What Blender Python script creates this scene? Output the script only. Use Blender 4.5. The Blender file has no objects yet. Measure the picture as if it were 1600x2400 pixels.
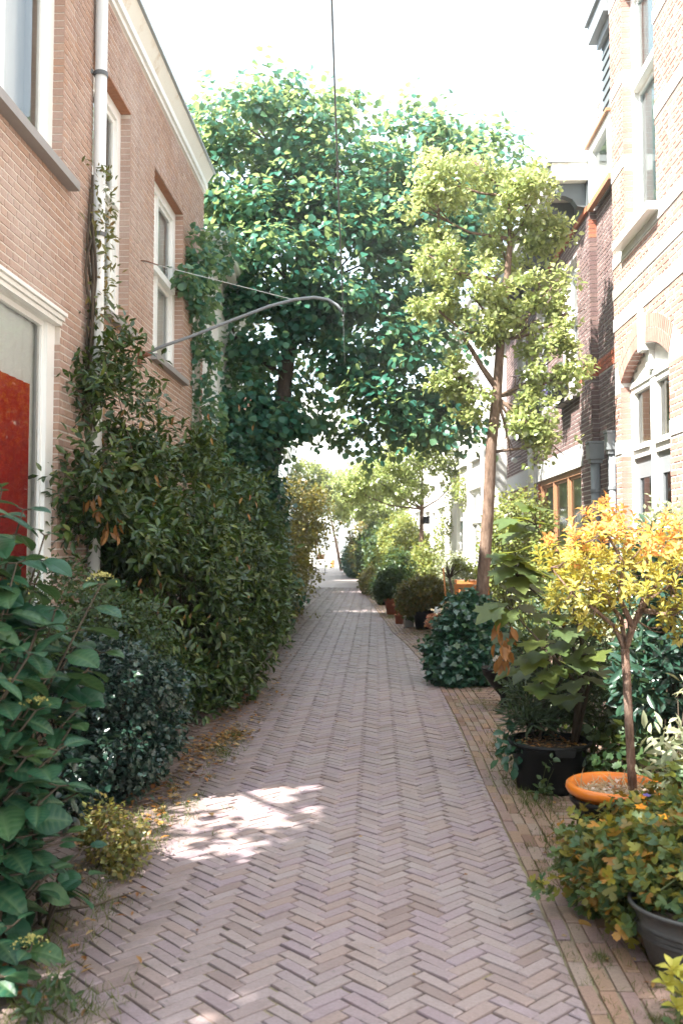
import bpy, math, random
import numpy as np
from mathutils import Vector, Matrix, Quaternion

rng = np.random.default_rng(11)
random.seed(11)
R = math.radians
SC = bpy.context.scene
COL = SC.collection

# ---------------------------------------------------------------- camera
CAMZ = 1.65
cam_d = bpy.data.cameras.new('camera')
cam = bpy.data.objects.new('camera', cam_d)
COL.objects.link(cam)
cam.location = (0, 0, CAMZ)
cam.rotation_euler = (R(90 + 3.15), 0, math.atan(80 / 2200))
cam_d.sensor_fit = 'VERTICAL'
cam_d.sensor_height = 36
cam_d.sensor_width = 24
cam_d.lens = 33
cam_d.shift_y = -51 / 2400
cam_d.clip_end = 600
cam_d.clip_start = 0.05
cam_d.dof.use_dof = True
cam_d.dof.focus_distance = 7.5
cam_d.dof.aperture_fstop = 3.2
SC.camera = cam

# ---------------------------------------------------------------- sky, sun, exposure
SUN_E, SUN_A = 52.0, -33.0          # elevation; degrees ahead of due left (negative: behind the camera)
w = bpy.data.worlds.new('World')
SC.world = w
w.use_nodes = True
nt = w.node_tree
nt.nodes.clear()
sky = nt.nodes.new('ShaderNodeTexSky')
sky.sky_type = 'NISHITA'
sky.sun_disc = False
sky.sun_elevation = R(SUN_E)
sky.sun_rotation = R(-(90 - SUN_A))
sky.air_density = 1.0
sky.dust_density = 3.0
sky.ozone_density = 1.0
mixc = nt.nodes.new('ShaderNodeMix')
mixc.data_type = 'RGBA'
mixc.inputs[0].default_value = 0.6
mixc.inputs[7].default_value = (5.2, 6.2, 6.7, 1)      # thin bright veil of cloud
bg = nt.nodes.new('ShaderNodeBackground')
bg.inputs['Strength'].default_value = 0.1
wo = nt.nodes.new('ShaderNodeOutputWorld')
nt.links.new(sky.outputs[0], mixc.inputs[6])
nt.links.new(mixc.outputs[2], bg.inputs['Color'])
nt.links.new(bg.outputs[0], wo.inputs[0])
sd = bpy.data.lights.new('sun', 'SUN')
sd.energy = 5.0
sd.angle = R(0.53)
sd.color = (1.0, 0.965, 0.90)
sun = bpy.data.objects.new('sun', sd)
COL.objects.link(sun)
ca, sa = math.cos(R(SUN_A)), math.sin(R(SUN_A))
ce, se = math.cos(R(SUN_E)), math.sin(R(SUN_E))
sun.rotation_euler = Vector((ce * ca, -ce * sa, -se)).to_track_quat('-Z', 'Y').to_euler()
sun.location = (-20, 10, 30)
vs = SC.view_settings
vs.view_transform = 'Standard'
vs.look = 'None'
vs.gamma = 1.0
vs.use_curve_mapping = False
vs.exposure = 2.4
SC.render.engine = 'CYCLES'
SC.cycles.max_bounces = 8
SC.cycles.transparent_max_bounces = 8
SC.cycles.caustics_reflective = True
SC.cycles.sample_clamp_indirect = 10.0

# ---------------------------------------------------------------- helpers
ORG = {}


_y, _t = math.atan(80 / 2200), R(3.15)
AFW = np.array((-math.sin(_y) * math.cos(_t), math.cos(_y) * math.cos(_t), math.sin(_t)))
ART = np.array((math.cos(_y), math.sin(_y), 0))
AUP = np.cross(ART, AFW)


def at(u, v, Y):
    """Metres of a point seen at photo pixel (u, v) standing Y metres down the street."""
    d = AFW * 2200 + ART * (u - 800) - AUP * (v - 1149)
    return np.array((0, 0, CAMZ)) + d * (Y / d[1])


def bend(y):
    """The street bends gently to the left past the first houses."""
    y = np.asarray(y, dtype=float)
    return -0.052 * np.maximum(0, y - 9) * np.clip((y - 9) / 8, 0, 1)


def tag(o, label=None, cat=None, group=None, kind=None):
    if label: o['label'] = label
    if cat: o['category'] = cat
    if group: o['group'] = group
    if kind: o['kind'] = kind
    return o


def thing(name, label, cat, loc=(0, 0, 0), group=None, rotz=0.0):
    o = bpy.data.objects.new(name, None)
    o.empty_display_size = 0.1
    COL.objects.link(o)
    o.location = loc
    o.rotation_euler = (0, 0, rotz)
    ORG[o.name] = np.array(loc if rotz == 0 else (0, 0, 0), dtype=float)
    return tag(o, label, cat, group)


def link(name, me, parent=None, kind=None):
    o = bpy.data.objects.new(name, me)
    COL.objects.link(o)
    if parent is not None:
        o.parent = parent
        ORG[o.name] = ORG[parent.name]
    else:
        ORG[o.name] = np.zeros(3)
    if kind: o['kind'] = kind
    return o


def copy_tree(o, parent=None):
    c = o.copy()
    COL.objects.link(c)
    if parent is not None: c.parent = parent
    ORG[c.name] = ORG[o.name]
    for ch in list(o.children):
        copy_tree(ch, c)
    return c


class MB:
    def __init__(self):
        self.v, self.f, self.m, self.s = [], [], [], []

    def face(self, idx, m=0, s=False):
        self.f.append(tuple(idx)); self.m.append(m); self.s.append(s)

    def pts(self, P):
        n = len(self.v)
        self.v.extend([tuple(map(float, p)) for p in P])
        return n

    def box(self, x0, x1, y0, y1, z0, z1, m=0):
        if x0 > x1: x0, x1 = x1, x0
        n = self.pts([(x0, y0, z0), (x1, y0, z0), (x1, y1, z0), (x0, y1, z0), (x0, y0, z1), (x1, y0, z1), (x1, y1, z1), (x0, y1, z1)])
        for q in ((0, 3, 2, 1), (4, 5, 6, 7), (0, 1, 5, 4), (1, 2, 6, 5), (2, 3, 7, 6), (3, 0, 4, 7)):
            self.face([n + i for i in q], m)

    def bar(self, a, b, wx, wz, m=0):
        """rectangular bar from a to b"""
        a, b = Vector(a), Vector(b)
        d = (b - a).normalized()
        s = d.cross(Vector((0, 0, 1)))
        if s.length < 1e-3: s = Vector((1, 0, 0))
        s.normalize(); t = s.cross(d)
        P = []
        for p in (a, b):
            for i, j in ((-1, -1), (1, -1), (1, 1), (-1, 1)):
                P.append(p + s * (wx / 2 * i) + t * (wz / 2 * j))
        n = self.pts(P)
        for q in ((0, 1, 2, 3), (7, 6, 5, 4), (0, 4, 5, 1), (1, 5, 6, 2), (2, 6, 7, 3), (3, 7, 4, 0)):
            self.face([n + i for i in q], m)

    def tube(self, P, rad, n=8, m=0, cap=True):
        P = [Vector(p) for p in P]
        if not hasattr(rad, '__len__'): rad = [rad] * len(P)
        rings = []
        ref = Vector((0.31, 0.95, 0.05))
        for i, p in enumerate(P):
            d = (P[min(i + 1, len(P) - 1)] - P[max(i - 1, 0)]).normalized()
            s = d.cross(ref)
            if s.length < 0.05: s = d.cross(Vector((1, 0, 0)))
            s.normalize(); t = d.cross(s)
            rings.append(self.pts([p + (s * math.cos(k * 2 * math.pi / n) + t * math.sin(k * 2 * math.pi / n)) * rad[i] for k in range(n)]))
        for a, b in zip(rings, rings[1:]):
            for k in range(n):
                self.face((a + k, a + (k + 1) % n, b + (k + 1) % n, b + k), m, True)
        if cap:
            self.face([rings[0] + k for k in range(n)][::-1], m)
            self.face([rings[-1] + k for k in range(n)], m)

    def lathe(self, prof, c, n=24, m=0, sx=1.0, sy=1.0, smooth=True):
        rings = []
        for r, z in prof:
            rings.append(self.pts([(c[0] + r * sx * math.cos(k * 2 * math.pi / n), c[1] + r * sy * math.sin(k * 2 * math.pi / n), c[2] + z) for k in range(n)]))
        for a, b in zip(rings, rings[1:]):
            for k in range(n):
                self.face((a + k, a + (k + 1) % n, b + (k + 1) % n, b + k), m, smooth)
        return rings

    def disc(self, c, r, n=24, m=0, sx=1.0, sy=1.0, bump=0.0):
        a = self.pts([(c[0] + r * sx * math.cos(k * 2 * math.pi / n), c[1] + r * sy * math.sin(k * 2 * math.pi / n), c[2]) for k in range(n)])
        b = self.pts([(c[0], c[1], c[2] + bump)])
        for k in range(n): self.face((a + k, a + (k + 1) % n, b), m, True)

    def build(self, name, mats, parent=None, kind=None):
        if not isinstance(mats, (list, tuple)): mats = [mats]
        me = bpy.data.meshes.new(name)
        o3 = ORG[parent.name] if parent is not None else np.zeros(3)
        V = np.array(self.v, dtype=float) - o3
        me.from_pydata(V.tolist(), [], self.f)
        for mt in mats: me.materials.append(mt)
        if len(mats) > 1: me.polygons.foreach_set('material_index', self.m)
        me.polygons.foreach_set('use_smooth', self.s)
        me.update()
        return link(name, me, parent, kind)


def tri_mesh(name, V, T, mat, smooth=False, rib=None):
    me = bpy.data.meshes.new(name)
    me.vertices.add(len(V)); me.loops.add(3 * len(T)); me.polygons.add(len(T))
    me.vertices.foreach_set('co', np.ascontiguousarray(V, dtype=np.float32).ravel())
    me.loops.foreach_set('vertex_index', np.ascontiguousarray(T, dtype=np.int32).ravel())
    me.polygons.foreach_set('loop_start', np.arange(0, 3 * len(T), 3, dtype=np.int32))
    if smooth: me.polygons.foreach_set('use_smooth', np.ones(len(T), dtype=bool))
    me.materials.append(mat)
    if rib is not None:
        at_ = me.attributes.new('rib', 'FLOAT', 'POINT'); at_.data.foreach_set('value', np.ascontiguousarray(rib, dtype=np.float32))
    me.update(calc_edges=True)
    return me


def nz(a):
    return a / np.maximum(np.linalg.norm(a, axis=-1, keepdims=True), 1e-9)


# ---------------------------------------------------------------- materials
def new_mat(name):
    m = bpy.data.materials.new(name)
    m.use_nodes = True
    n = m.node_tree
    n.nodes.clear()
    out = n.nodes.new('ShaderNodeOutputMaterial')
    bs = n.nodes.new('ShaderNodeBsdfPrincipled')
    n.links.new(bs.outputs[0], out.inputs[0])
    return m, n, bs, out


def c4(c): return (c[0], c[1], c[2], 1)


def ramp(n, cols, fac):
    r = n.nodes.new('ShaderNodeValToRGB')
    el = r.color_ramp.elements
    k = len(cols)
    while len(el) < k: el.new(0.5)
    for i, c in enumerate(cols):
        el[i].position = i / max(1, k - 1)
        el[i].color = c4(c)
    n.links.new(fac, r.inputs[0])
    return r.outputs[0]


def noise(n, scale, detail=4, vec=None, rough=0.6):
    t = n.nodes.new('ShaderNodeTexNoise')
    t.inputs['Scale'].default_value = scale
    t.inputs['Detail'].default_value = detail
    t.inputs['Roughness'].default_value = rough
    if vec is not None: n.links.new(vec, t.inputs['Vector'])
    return t.outputs[0]


def position(n, scale=(1, 1, 1)):
    g = n.nodes.new('ShaderNodeNewGeometry')
    mp = n.nodes.new('ShaderNodeMapping')
    mp.inputs['Scale'].default_value = scale
    n.links.new(g.outputs['Position'], mp.inputs['Vector'])
    return mp.outputs[0]


def math_n(n, op, a, b):
    x = n.nodes.new('ShaderNodeMath'); x.operation = op
    for i, q in enumerate((a, b)):
        if isinstance(q, (int, float)): x.inputs[i].default_value = q
        else: n.links.new(q, x.inputs[i])
    return x.outputs[0]


def piece_random(n):
    """one random number per brick/leaf, whether it is its own object or an island of a joined mesh"""
    g = n.nodes.new('ShaderNodeNewGeometry')
    oi = n.nodes.new('ShaderNodeObjectInfo')
    return math_n(n, 'FRACT', math_n(n, 'ADD', g.outputs['Random Per Island'], oi.outputs['Random']), 0)


def mixcol(n, fac, a, b, mode='MIX'):
    x = n.nodes.new('ShaderNodeMix'); x.data_type = 'RGBA'; x.blend_type = mode
    for i, q in ((0, fac), (6, a), (7, b)):
        if isinstance(q, (int, float)): x.inputs[i].default_value = q
        elif isinstance(q, tuple): x.inputs[i].default_value = c4(q)
        else: n.links.new(q, x.inputs[i])
    return x.outputs[2]


def bump(n, bs, h, strength=0.3, dist=0.01):
    b = n.nodes.new('ShaderNodeBump')
    b.inputs['Strength'].default_value = strength
    b.inputs['Distance'].default_value = dist
    n.links.new(h, b.inputs['Height'])
    n.links.new(b.outputs[0], bs.inputs['Normal'])


def map_range(n, v, a, b, c=0.0, d=1.0):
    x = n.nodes.new('ShaderNodeMapRange')
    for i, q in enumerate((a, b, c, d)): x.inputs[i + 1].default_value = q
    n.links.new(v, x.inputs[0])
    return x.outputs[0]


def brick_mat(name, cols, rough=0.85, stain=(0.5, 0.45, 0.4), stain_amt=0.35, grain=60, nscale=2.0, streak=0.0, bed_dirt=False):
    m, n, bs, out = new_mat(name)
    pos = position(n)
    base = ramp(n, cols, piece_random(n))
    big = map_range(n, noise(n, nscale, 5, pos), 0.45, 0.75, 0, stain_amt)
    base = mixcol(n, big, base, stain)
    soot = map_range(n, noise(n, nscale * 3.1, 6, pos, 0.75), 0.55, 0.8, 0, 0.5)
    base = mixcol(n, soot, base, tuple(0.45 * x for x in cols[0]))
    if bed_dirt:                                      # earth trodden and washed out of the planted bed on the left, moss by the border
        sp = n.nodes.new('ShaderNodeSeparateXYZ'); n.links.new(pos, sp.inputs[0])
        edge = math_n(n, 'ADD', map_range(n, sp.outputs[0], -1.45, -0.55, 1.0, 0.0), math_n(n, 'MULTIPLY', math_n(n, 'SUBTRACT', noise(n, 2.6, 7, pos, 0.75), 0.5), 1.6))
        base = mixcol(n, map_range(n, edge, 0.25, 1.0, 0, 0.8), base, (0.085, 0.055, 0.036))
        spots = map_range(n, noise(n, 14, 3, pos), 0.66, 0.74, 0, 0.55)
        base = mixcol(n, spots, base, (0.09, 0.075, 0.065))
    st = map_range(n, noise(n, 2.2, 6, position(n, (1, 1, .12)), 0.7), 0.52, 0.75, 0, streak)
    base = mixcol(n, st, base, tuple(0.4 * x for x in cols[0]))
    gr = noise(n, grain, 5, pos)
    base = mixcol(n, map_range(n, gr, 0.35, 0.75, 0, 0.4), base, tuple(0.55 * x for x in cols[0]))
    n.links.new(base, bs.inputs['Base Color'])
    bs.inputs['Roughness'].default_value = rough
    bump(n, bs, gr, 0.5, 0.006)
    return m


def plain(name, col, rough=0.6, var=0.15, scale=6, metal=0.0, bmp=0.0, bscale=40, spec=0.5, dirt=None):
    m, n, bs, out = new_mat(name)
    pos = position(n)
    a = noise(n, scale, 5, pos)
    dark = tuple(x * (1 - var) for x in col); lite = tuple(min(1, x * (1 + var)) for x in col)
    base = ramp(n, [dark, col, lite], a)
    if dirt:
        d = map_range(n, noise(n, scale * 0.6, 8, pos, 0.75), 0.55, 0.72, 0, dirt[1])
        base = mixcol(n, d, base, dirt[0])
    n.links.new(base, bs.inputs['Base Color'])
    bs.inputs['Roughness'].default_value = rough
    bs.inputs['Metallic'].default_value = metal
    bs.inputs['Specular IOR Level'].default_value = spec
    if bmp: bump(n, bs, noise(n, bscale, 6, pos), bmp, 0.01)
    return m


def leaf_mat(name, cols, trans=(0.25, 0.3, 0.04), tmix=0.35, rough=0.45, spec=0.4, veins=False):
    m, n, bs, out = new_mat(name)
    pr = piece_random(n)
    base = ramp(n, cols, pr)
    pos = position(n)
    base = mixcol(n, map_range(n, noise(n, 9, 3, pos), 0.3, 0.7, 0, 0.5), base, tuple(0.6 * x for x in cols[0]))
    if veins:
        at_ = n.nodes.new('ShaderNodeAttribute'); at_.attribute_name = 'rib'
        base = mixcol(n, math_n(n, 'MULTIPLY', at_.outputs['Fac'], 0.4), base, (0.13, 0.20, 0.09))
    n.links.new(base, bs.inputs['Base Color'])
    bs.inputs['Roughness'].default_value = rough
    bs.inputs['Specular IOR Level'].default_value = spec
    tb = n.nodes.new('ShaderNodeBsdfTranslucent')
    tcol = mixcol(n, 0.7, base, trans)
    n.links.new(tcol, tb.inputs['Color'])
    mx = n.nodes.new('ShaderNodeMixShader')
    mx.inputs[0].default_value = tmix
    n.links.new(bs.outputs[0], mx.inputs[1])
    n.links.new(tb.outputs[0], mx.inputs[2])
    n.links.new(mx.outputs[0], out.inputs[0])
    return m


def bark_mat(name, cols, scale=14, zs=0.25):
    m, n, bs, out = new_mat(name)
    pos = position(n, (1, 1, zs))
    a = noise(n, scale, 8, pos, 0.7)
    n.links.new(ramp(n, cols, map_range(n, a, 0.3, 0.7)), bs.inputs['Base Color'])
    bs.inputs['Roughness'].default_value = 0.9
    bump(n, bs, noise(n, scale * 3, 6, pos, 0.7), 0.9, 0.02)
    return m


def glass_mat(name, tint=(0.75, 0.85, 0.85), ior=1.5, rough=0.02, thru=0.8):
    m, n, bs, out = new_mat(name)
    tr = n.nodes.new('ShaderNodeBsdfTransparent')
    tr.inputs[0].default_value = c4(tint)
    gl = n.nodes.new('ShaderNodeBsdfGlossy')
    gl.inputs['Roughness'].default_value = rough
    fr = n.nodes.new('ShaderNodeFresnel')
    fr.inputs['IOR'].default_value = ior
    h = noise(n, 1.6, 2, position(n))
    b = n.nodes.new('ShaderNodeBump')
    b.inputs['Strength'].default_value = 0.05
    b.inputs['Distance'].default_value = 0.05
    n.links.new(h, b.inputs['Height'])
    n.links.new(b.outputs[0], gl.inputs['Normal'])
    mx = n.nodes.new('ShaderNodeMixShader')
    n.links.new(fr.outputs[0], mx.inputs[0])
    n.links.new(tr.outputs[0], mx.inputs[1])
    n.links.new(gl.outputs[0], mx.inputs[2])
    n.links.new(mx.outputs[0], out.inputs[0])
    return m


M = {}
M['paver'] = brick_mat('street_clinker', [(0.23, 0.165, 0.155), (0.295, 0.23, 0.228), (0.29, 0.222, 0.248), (0.27, 0.203, 0.22), (0.32, 0.255, 0.25), (0.295, 0.215, 0.195), (0.32, 0.26, 0.265)],
                       rough=0.55, stain=(0.30, 0.28, 0.265), stain_amt=0.4, grain=90, nscale=1.3, bed_dirt=True)
M['paver2'] = brick_mat('edge_clinker', [(0.17, 0.095, 0.065), (0.26, 0.17, 0.13), (0.22, 0.15, 0.16), (0.29, 0.175, 0.11), (0.24, 0.16, 0.11), (0.27, 0.21, 0.18)],
                        rough=0.7, stain=(0.24, 0.22, 0.14), stain_amt=0.4, grain=90)
M['brick_left'] = brick_mat('red_brown_brick', [(0.34, 0.21, 0.155), (0.39, 0.25, 0.185), (0.37, 0.245, 0.195), (0.42, 0.275, 0.20), (0.39, 0.23, 0.155)],
                            stain=(0.52, 0.44, 0.40), stain_amt=0.75, nscale=0.55, streak=0.35)
M['brick_pale'] = brick_mat('orange_red_brick', [(0.30, 0.155, 0.12), (0.36, 0.20, 0.155), (0.33, 0.175, 0.14), (0.39, 0.235, 0.19)],
                            stain=(0.46, 0.33, 0.27), stain_amt=0.4)
M['brick_dark'] = brick_mat('purple_brown_brick', [(0.12, 0.075, 0.068), (0.16, 0.10, 0.095), (0.14, 0.08, 0.075), (0.20, 0.125, 0.11)],
                            stain=(0.2, 0.14, 0.12), stain_amt=0.3)
M['brick_orange'] = brick_mat('bright_orange_brick', [(0.34, 0.085, 0.04), (0.42, 0.12, 0.055), (0.30, 0.08, 0.045)], stain_amt=0.1)
M['mortar'] = plain('lime_mortar', (0.58, 0.52, 0.46), 0.95, 0.15, 12, bmp=0.3)
M['mortar_white'] = plain('white_mortar', (0.74, 0.71, 0.67), 0.95, 0.1, 12, bmp=0.2)
M['white'] = plain('white_gloss_paint', (0.78, 0.78, 0.75), 0.35, 0.04, 5, dirt=((0.5, 0.46, 0.38), 0.25))
def streaky(name, col, dirtc, amt, rough=0.4):
    m, n, bs, out = new_mat(name)
    a = map_range(n, noise(n, 9, 7, position(n, (1, 1, .1)), 0.75), 0.5, 0.78, 0, amt)
    b = map_range(n, noise(n, 1.5, 5, position(n)), 0.4, 0.7, 0, amt * .6)
    n.links.new(mixcol(n, a, mixcol(n, b, col, tuple(.8 * x for x in col)), dirtc), bs.inputs['Base Color'])
    bs.inputs['Roughness'].default_value = rough
    return m


M['pipe_white'] = streaky('stained_white_pipe', (0.74, 0.74, 0.71), (0.30, 0.26, 0.20), 0.55)
M['cream'] = plain('weathered_cream_paint', (0.74, 0.72, 0.65), 0.5, 0.06, 3, dirt=((0.42, 0.27, 0.13), 0.7))
M['render'] = plain('white_render', (0.76, 0.75, 0.72), 0.85, 0.06, 2, bmp=0.15, dirt=((0.55, 0.52, 0.46), 0.3))
M['stone'] = plain('pale_stone', (0.50, 0.50, 0.48), 0.8, 0.12, 8, bmp=0.2)
M['sill'] = plain('blue_grey_sill', (0.27, 0.25, 0.24), 0.55, 0.15, 8)
M['grey_metal'] = plain('grey_painted_metal', (0.20, 0.215, 0.225), 0.45, 0.12, 8, dirt=((0.3, 0.26, 0.2), 0.3))
M['galv'] = plain('galvanised_zinc', (0.085, 0.085, 0.085), 0.45, 0.5, 9, metal=0.4, bmp=0.45, bscale=22, dirt=((0.12, 0.09, 0.06), 0.6))
M['gutter'] = plain('zinc_gutter', (0.33, 0.36, 0.37), 0.5, 0.12, 6)
M['black'] = plain('black_plastic', (0.006, 0.0065, 0.007), 0.5, 0.2, 10, bmp=0.1, spec=0.25, dirt=((0.03, 0.027, 0.02), 0.3))
M['dark_green'] = plain('dark_green_paint', (0.03, 0.055, 0.05), 0.4, 0.15, 6)
M['terra'] = plain('terracotta', (0.36, 0.105, 0.045), 0.8, 0.2, 12, bmp=0.2, dirt=((0.45, 0.3, 0.22), 0.4))
M['orange_glaze'] = plain('orange_glazed_pot', (0.62, 0.17, 0.015), 0.28, 0.15, 9, dirt=((0.3, 0.08, 0.01), 0.4))
M['wood_orange'] = plain('orange_oiled_wood', (0.55, 0.20, 0.06), 0.55, 0.2, 14)
M['wood_frame'] = plain('brown_window_wood', (0.34, 0.17, 0.09), 0.5, 0.2, 10)
M['slate'] = plain('dark_grey_board', (0.10, 0.115, 0.12), 0.6, 0.15, 8)
M['tile'] = plain('roof_tile', (0.17, 0.085, 0.06), 0.85, 0.25, 4, bmp=0.3)
M['far_pane'] = plain('far_window_pane', (0.42, 0.44, 0.45), 0.3, 0.1, 4)
M['path_far'] = plain('far_clinker', (0.27, 0.225, 0.215), 0.6, 0.15, 3, bmp=0.3)
M['soffit'] = plain('brick_soffit', (0.33, 0.15, 0.08), 0.85, 0.25, 12)
M['dark'] = plain('dark_room', (0.05, 0.05, 0.05), 0.9, 0.1, 3)
M['room'] = plain('pale_room', (0.78, 0.80, 0.79), 0.9, 0.05, 3)
M['curtain'] = plain('white_curtain', (0.70, 0.72, 0.71), 0.9, 0.08, 5)
M['tan_blind'] = plain('tan_blind', (0.45, 0.28, 0.13), 0.9, 0.15, 6)
M['glass'] = glass_mat('window_glass', (0.95, 0.99, 0.99), 1.6)
M['glass_up'] = glass_mat('old_window_glass', ior=1.35, rough=0.04)
M['wire'] = plain('dark_cable', (0.10, 0.11, 0.115), 0.5, 0.1)
M['wire_pale'] = plain('pale_wire', (0.5, 0.5, 0.48), 0.5, 0.1)
M['rust'] = plain('rusty_iron', (0.16, 0.06, 0.03), 0.8, 0.3, 20)
M['bark_grey'] = bark_mat('grey_brown_bark', [(0.06, 0.035, 0.022), (0.15, 0.095, 0.065), (0.24, 0.17, 0.125)], 22, 0.35)
M['bark_dark'] = bark_mat('dark_bark', [(0.03, 0.02, 0.015), (0.08, 0.055, 0.04), (0.13, 0.09, 0.07)], 12)
M['bark_red'] = bark_mat('reddish_bark', [(0.06, 0.03, 0.02), (0.18, 0.11, 0.08), (0.36, 0.26, 0.20)], 45, 0.3)
M['stem_green'] = plain('green_stem', (0.09, 0.11, 0.035), 0.6, 0.2)
M['stem_brown'] = plain('brown_stem', (0.055, 0.038, 0.022), 0.8, 0.3, 20)
M['purple_cloth'] = plain('purple_cloth', (0.09, 0.02, 0.05), 0.8, 0.2)
M['soil'] = plain('potting_soil', (0.05, 0.035, 0.025), 0.95, 0.4, 40, bmp=0.8)

# red blind: deep red with orange weave, more orange towards the top
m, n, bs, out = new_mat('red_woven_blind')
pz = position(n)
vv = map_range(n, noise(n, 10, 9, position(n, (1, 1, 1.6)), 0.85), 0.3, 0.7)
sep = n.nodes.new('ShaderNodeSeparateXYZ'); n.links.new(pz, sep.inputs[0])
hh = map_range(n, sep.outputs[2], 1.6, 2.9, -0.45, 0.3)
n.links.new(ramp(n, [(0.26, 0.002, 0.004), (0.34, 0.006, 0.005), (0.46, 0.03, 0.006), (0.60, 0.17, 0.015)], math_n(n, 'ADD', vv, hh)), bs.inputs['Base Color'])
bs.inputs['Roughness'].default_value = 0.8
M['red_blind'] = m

# ground: sandy, mossy joint bed
m, n, bs, out = new_mat('sandy_joint_bed')
pos = position(n)
a = noise(n, 3.0, 8, pos, 0.7)
cc = ramp(n, [(0.12, 0.09, 0.06), (0.22, 0.175, 0.12), (0.30, 0.245, 0.165), (0.20, 0.18, 0.075), (0.10, 0.11, 0.03)], map_range(n, a, 0.3, 0.72))
cc = mixcol(n, map_range(n, noise(n, 45, 4, pos), 0.4, 0.7, 0, 0.6), cc, (0.22, 0.17, 0.10))
n.links.new(cc, bs.inputs['Base Color'])
bs.inputs['Roughness'].default_value = 0.95
bump(n, bs, noise(n, 60, 6, pos), 0.8, 0.01)
M['bed'] = m

M['linden'] = leaf_mat('linden_leaf', [(0.008, 0.065, 0.048), (0.025, 0.15, 0.112), (0.05, 0.19, 0.12), (0.02, 0.14, 0.115), (0.13, 0.24, 0.10)], (0.56, 0.66, 0.22), 0.36, 0.36)
M['pear'] = leaf_mat('small_glossy_leaf', [(0.09, 0.14, 0.035), (0.18, 0.24, 0.07), (0.36, 0.41, 0.17), (0.13, 0.19, 0.055)], (0.76, 0.80, 0.30), 0.42, 0.25, 1.0)
M['laurel'] = leaf_mat('laurel_leaf', [(0.011, 0.030, 0.006), (0.027, 0.062, 0.011), (0.062, 0.109, 0.016), (0.016, 0.051, 0.022), (0.133, 0.164, 0.023)], (0.28, 0.34, 0.03), 0.1, 0.36, 0.45)
M['holly'] = leaf_mat('holly_leaf', [(0.008, 0.028, 0.020), (0.014, 0.042, 0.028), (0.025, 0.056, 0.038), (0.035, 0.063, 0.035)], (0.08, 0.14, 0.05), 0.1, 0.3, 0.55)
M['hydrangea'] = leaf_mat('hydrangea_leaf', [(0.013, 0.056, 0.030), (0.018, 0.075, 0.040), (0.030, 0.095, 0.043), (0.050, 0.100, 0.027)], (0.16, 0.26, 0.06), 0.18, 0.42, 0.32, veins=True)
M['ivy'] = leaf_mat('ivy_leaf', [(0.014, 0.058, 0.036), (0.024, 0.085, 0.052), (0.036, 0.11, 0.06), (0.06, 0.115, 0.035)], (0.12, 0.22, 0.05), 0.14, 0.3, 0.6)
M['vine'] = leaf_mat('vine_leaf', [(0.05, 0.08, 0.02), (0.10, 0.12, 0.03), (0.16, 0.17, 0.05), (0.25, 0.12, 0.03)], (0.35, 0.3, 0.06), 0.25)
M['olive'] = leaf_mat('olive_shrub_leaf', [(0.06, 0.075, 0.022), (0.11, 0.125, 0.03), (0.18, 0.15, 0.035), (0.22, 0.14, 0.04), (0.07, 0.115, 0.04)], (0.42, 0.36, 0.07), 0.3)
M['green'] = leaf_mat('mid_green_leaf', [(0.024, 0.056, 0.020), (0.040, 0.080, 0.028), (0.064, 0.104, 0.032), (0.028, 0.072, 0.040)], (0.25, 0.3, 0.06), 0.28)
M['light_green'] = leaf_mat('light_green_leaf', [(0.10, 0.15, 0.035), (0.16, 0.20, 0.05), (0.22, 0.24, 0.07), (0.14, 0.19, 0.06)], (0.5, 0.48, 0.1), 0.32)
M['silver'] = leaf_mat('silver_variegated_leaf', [(0.12, 0.16, 0.08), (0.35, 0.38, 0.24), (0.5, 0.5, 0.36), (0.2, 0.24, 0.12)], (0.5, 0.5, 0.25), 0.25)
M['yellow'] = leaf_mat('yellow_azalea_leaf', [(0.24, 0.26, 0.06), (0.42, 0.39, 0.10), (0.56, 0.47, 0.15), (0.34, 0.34, 0.07)], (0.85, 0.68, 0.08), 0.4)
M['peach'] = leaf_mat('peach_tip_leaf', [(0.62, 0.27, 0.08), (0.66, 0.34, 0.11), (0.6, 0.24, 0.07)], (0.8, 0.42, 0.14), 0.35)
M['olive_yellow'] = leaf_mat('yellow_green_leaf', [(0.10, 0.11, 0.02), (0.16, 0.16, 0.025), (0.24, 0.22, 0.03), (0.12, 0.13, 0.025)], (0.5, 0.42, 0.05), 0.3)
M['maple'] = leaf_mat('maple_leaf', [(0.060, 0.098, 0.025), (0.085, 0.128, 0.038), (0.111, 0.136, 0.034), (0.076, 0.119, 0.051)], (0.36, 0.38, 0.05), 0.34)
M['maple_brown'] = leaf_mat('withered_maple_leaf', [(0.20, 0.09, 0.025), (0.34, 0.15, 0.04), (0.26, 0.13, 0.04)], (0.5, 0.22, 0.05), 0.3)
M['oleander'] = leaf_mat('oleander_leaf', [(0.022, 0.045, 0.022), (0.038, 0.068, 0.030), (0.060, 0.090, 0.038)], (0.2, 0.25, 0.06), 0.2)
M['rhodo'] = leaf_mat('rhododendron_leaf', [(0.012, 0.040, 0.028), (0.020, 0.060, 0.040), (0.032, 0.072, 0.040)], (0.12, 0.2, 0.06), 0.15, 0.32, 0.6)
M['columbine'] = leaf_mat('columbine_leaf', [(0.03, 0.075, 0.03), (0.05, 0.11, 0.035), (0.13, 0.17, 0.03), (0.30, 0.24, 0.02), (0.04, 0.12, 0.055), (0.08, 0.13, 0.03), (0.42, 0.17, 0.02)], (0.4, 0.32, 0.05), 0.25)
M['lemon'] = leaf_mat('lemon_yellow_leaf', [(0.42, 0.42, 0.06), (0.55, 0.50, 0.10), (0.36, 0.38, 0.05)], (0.7, 0.6, 0.1), 0.3)
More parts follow.
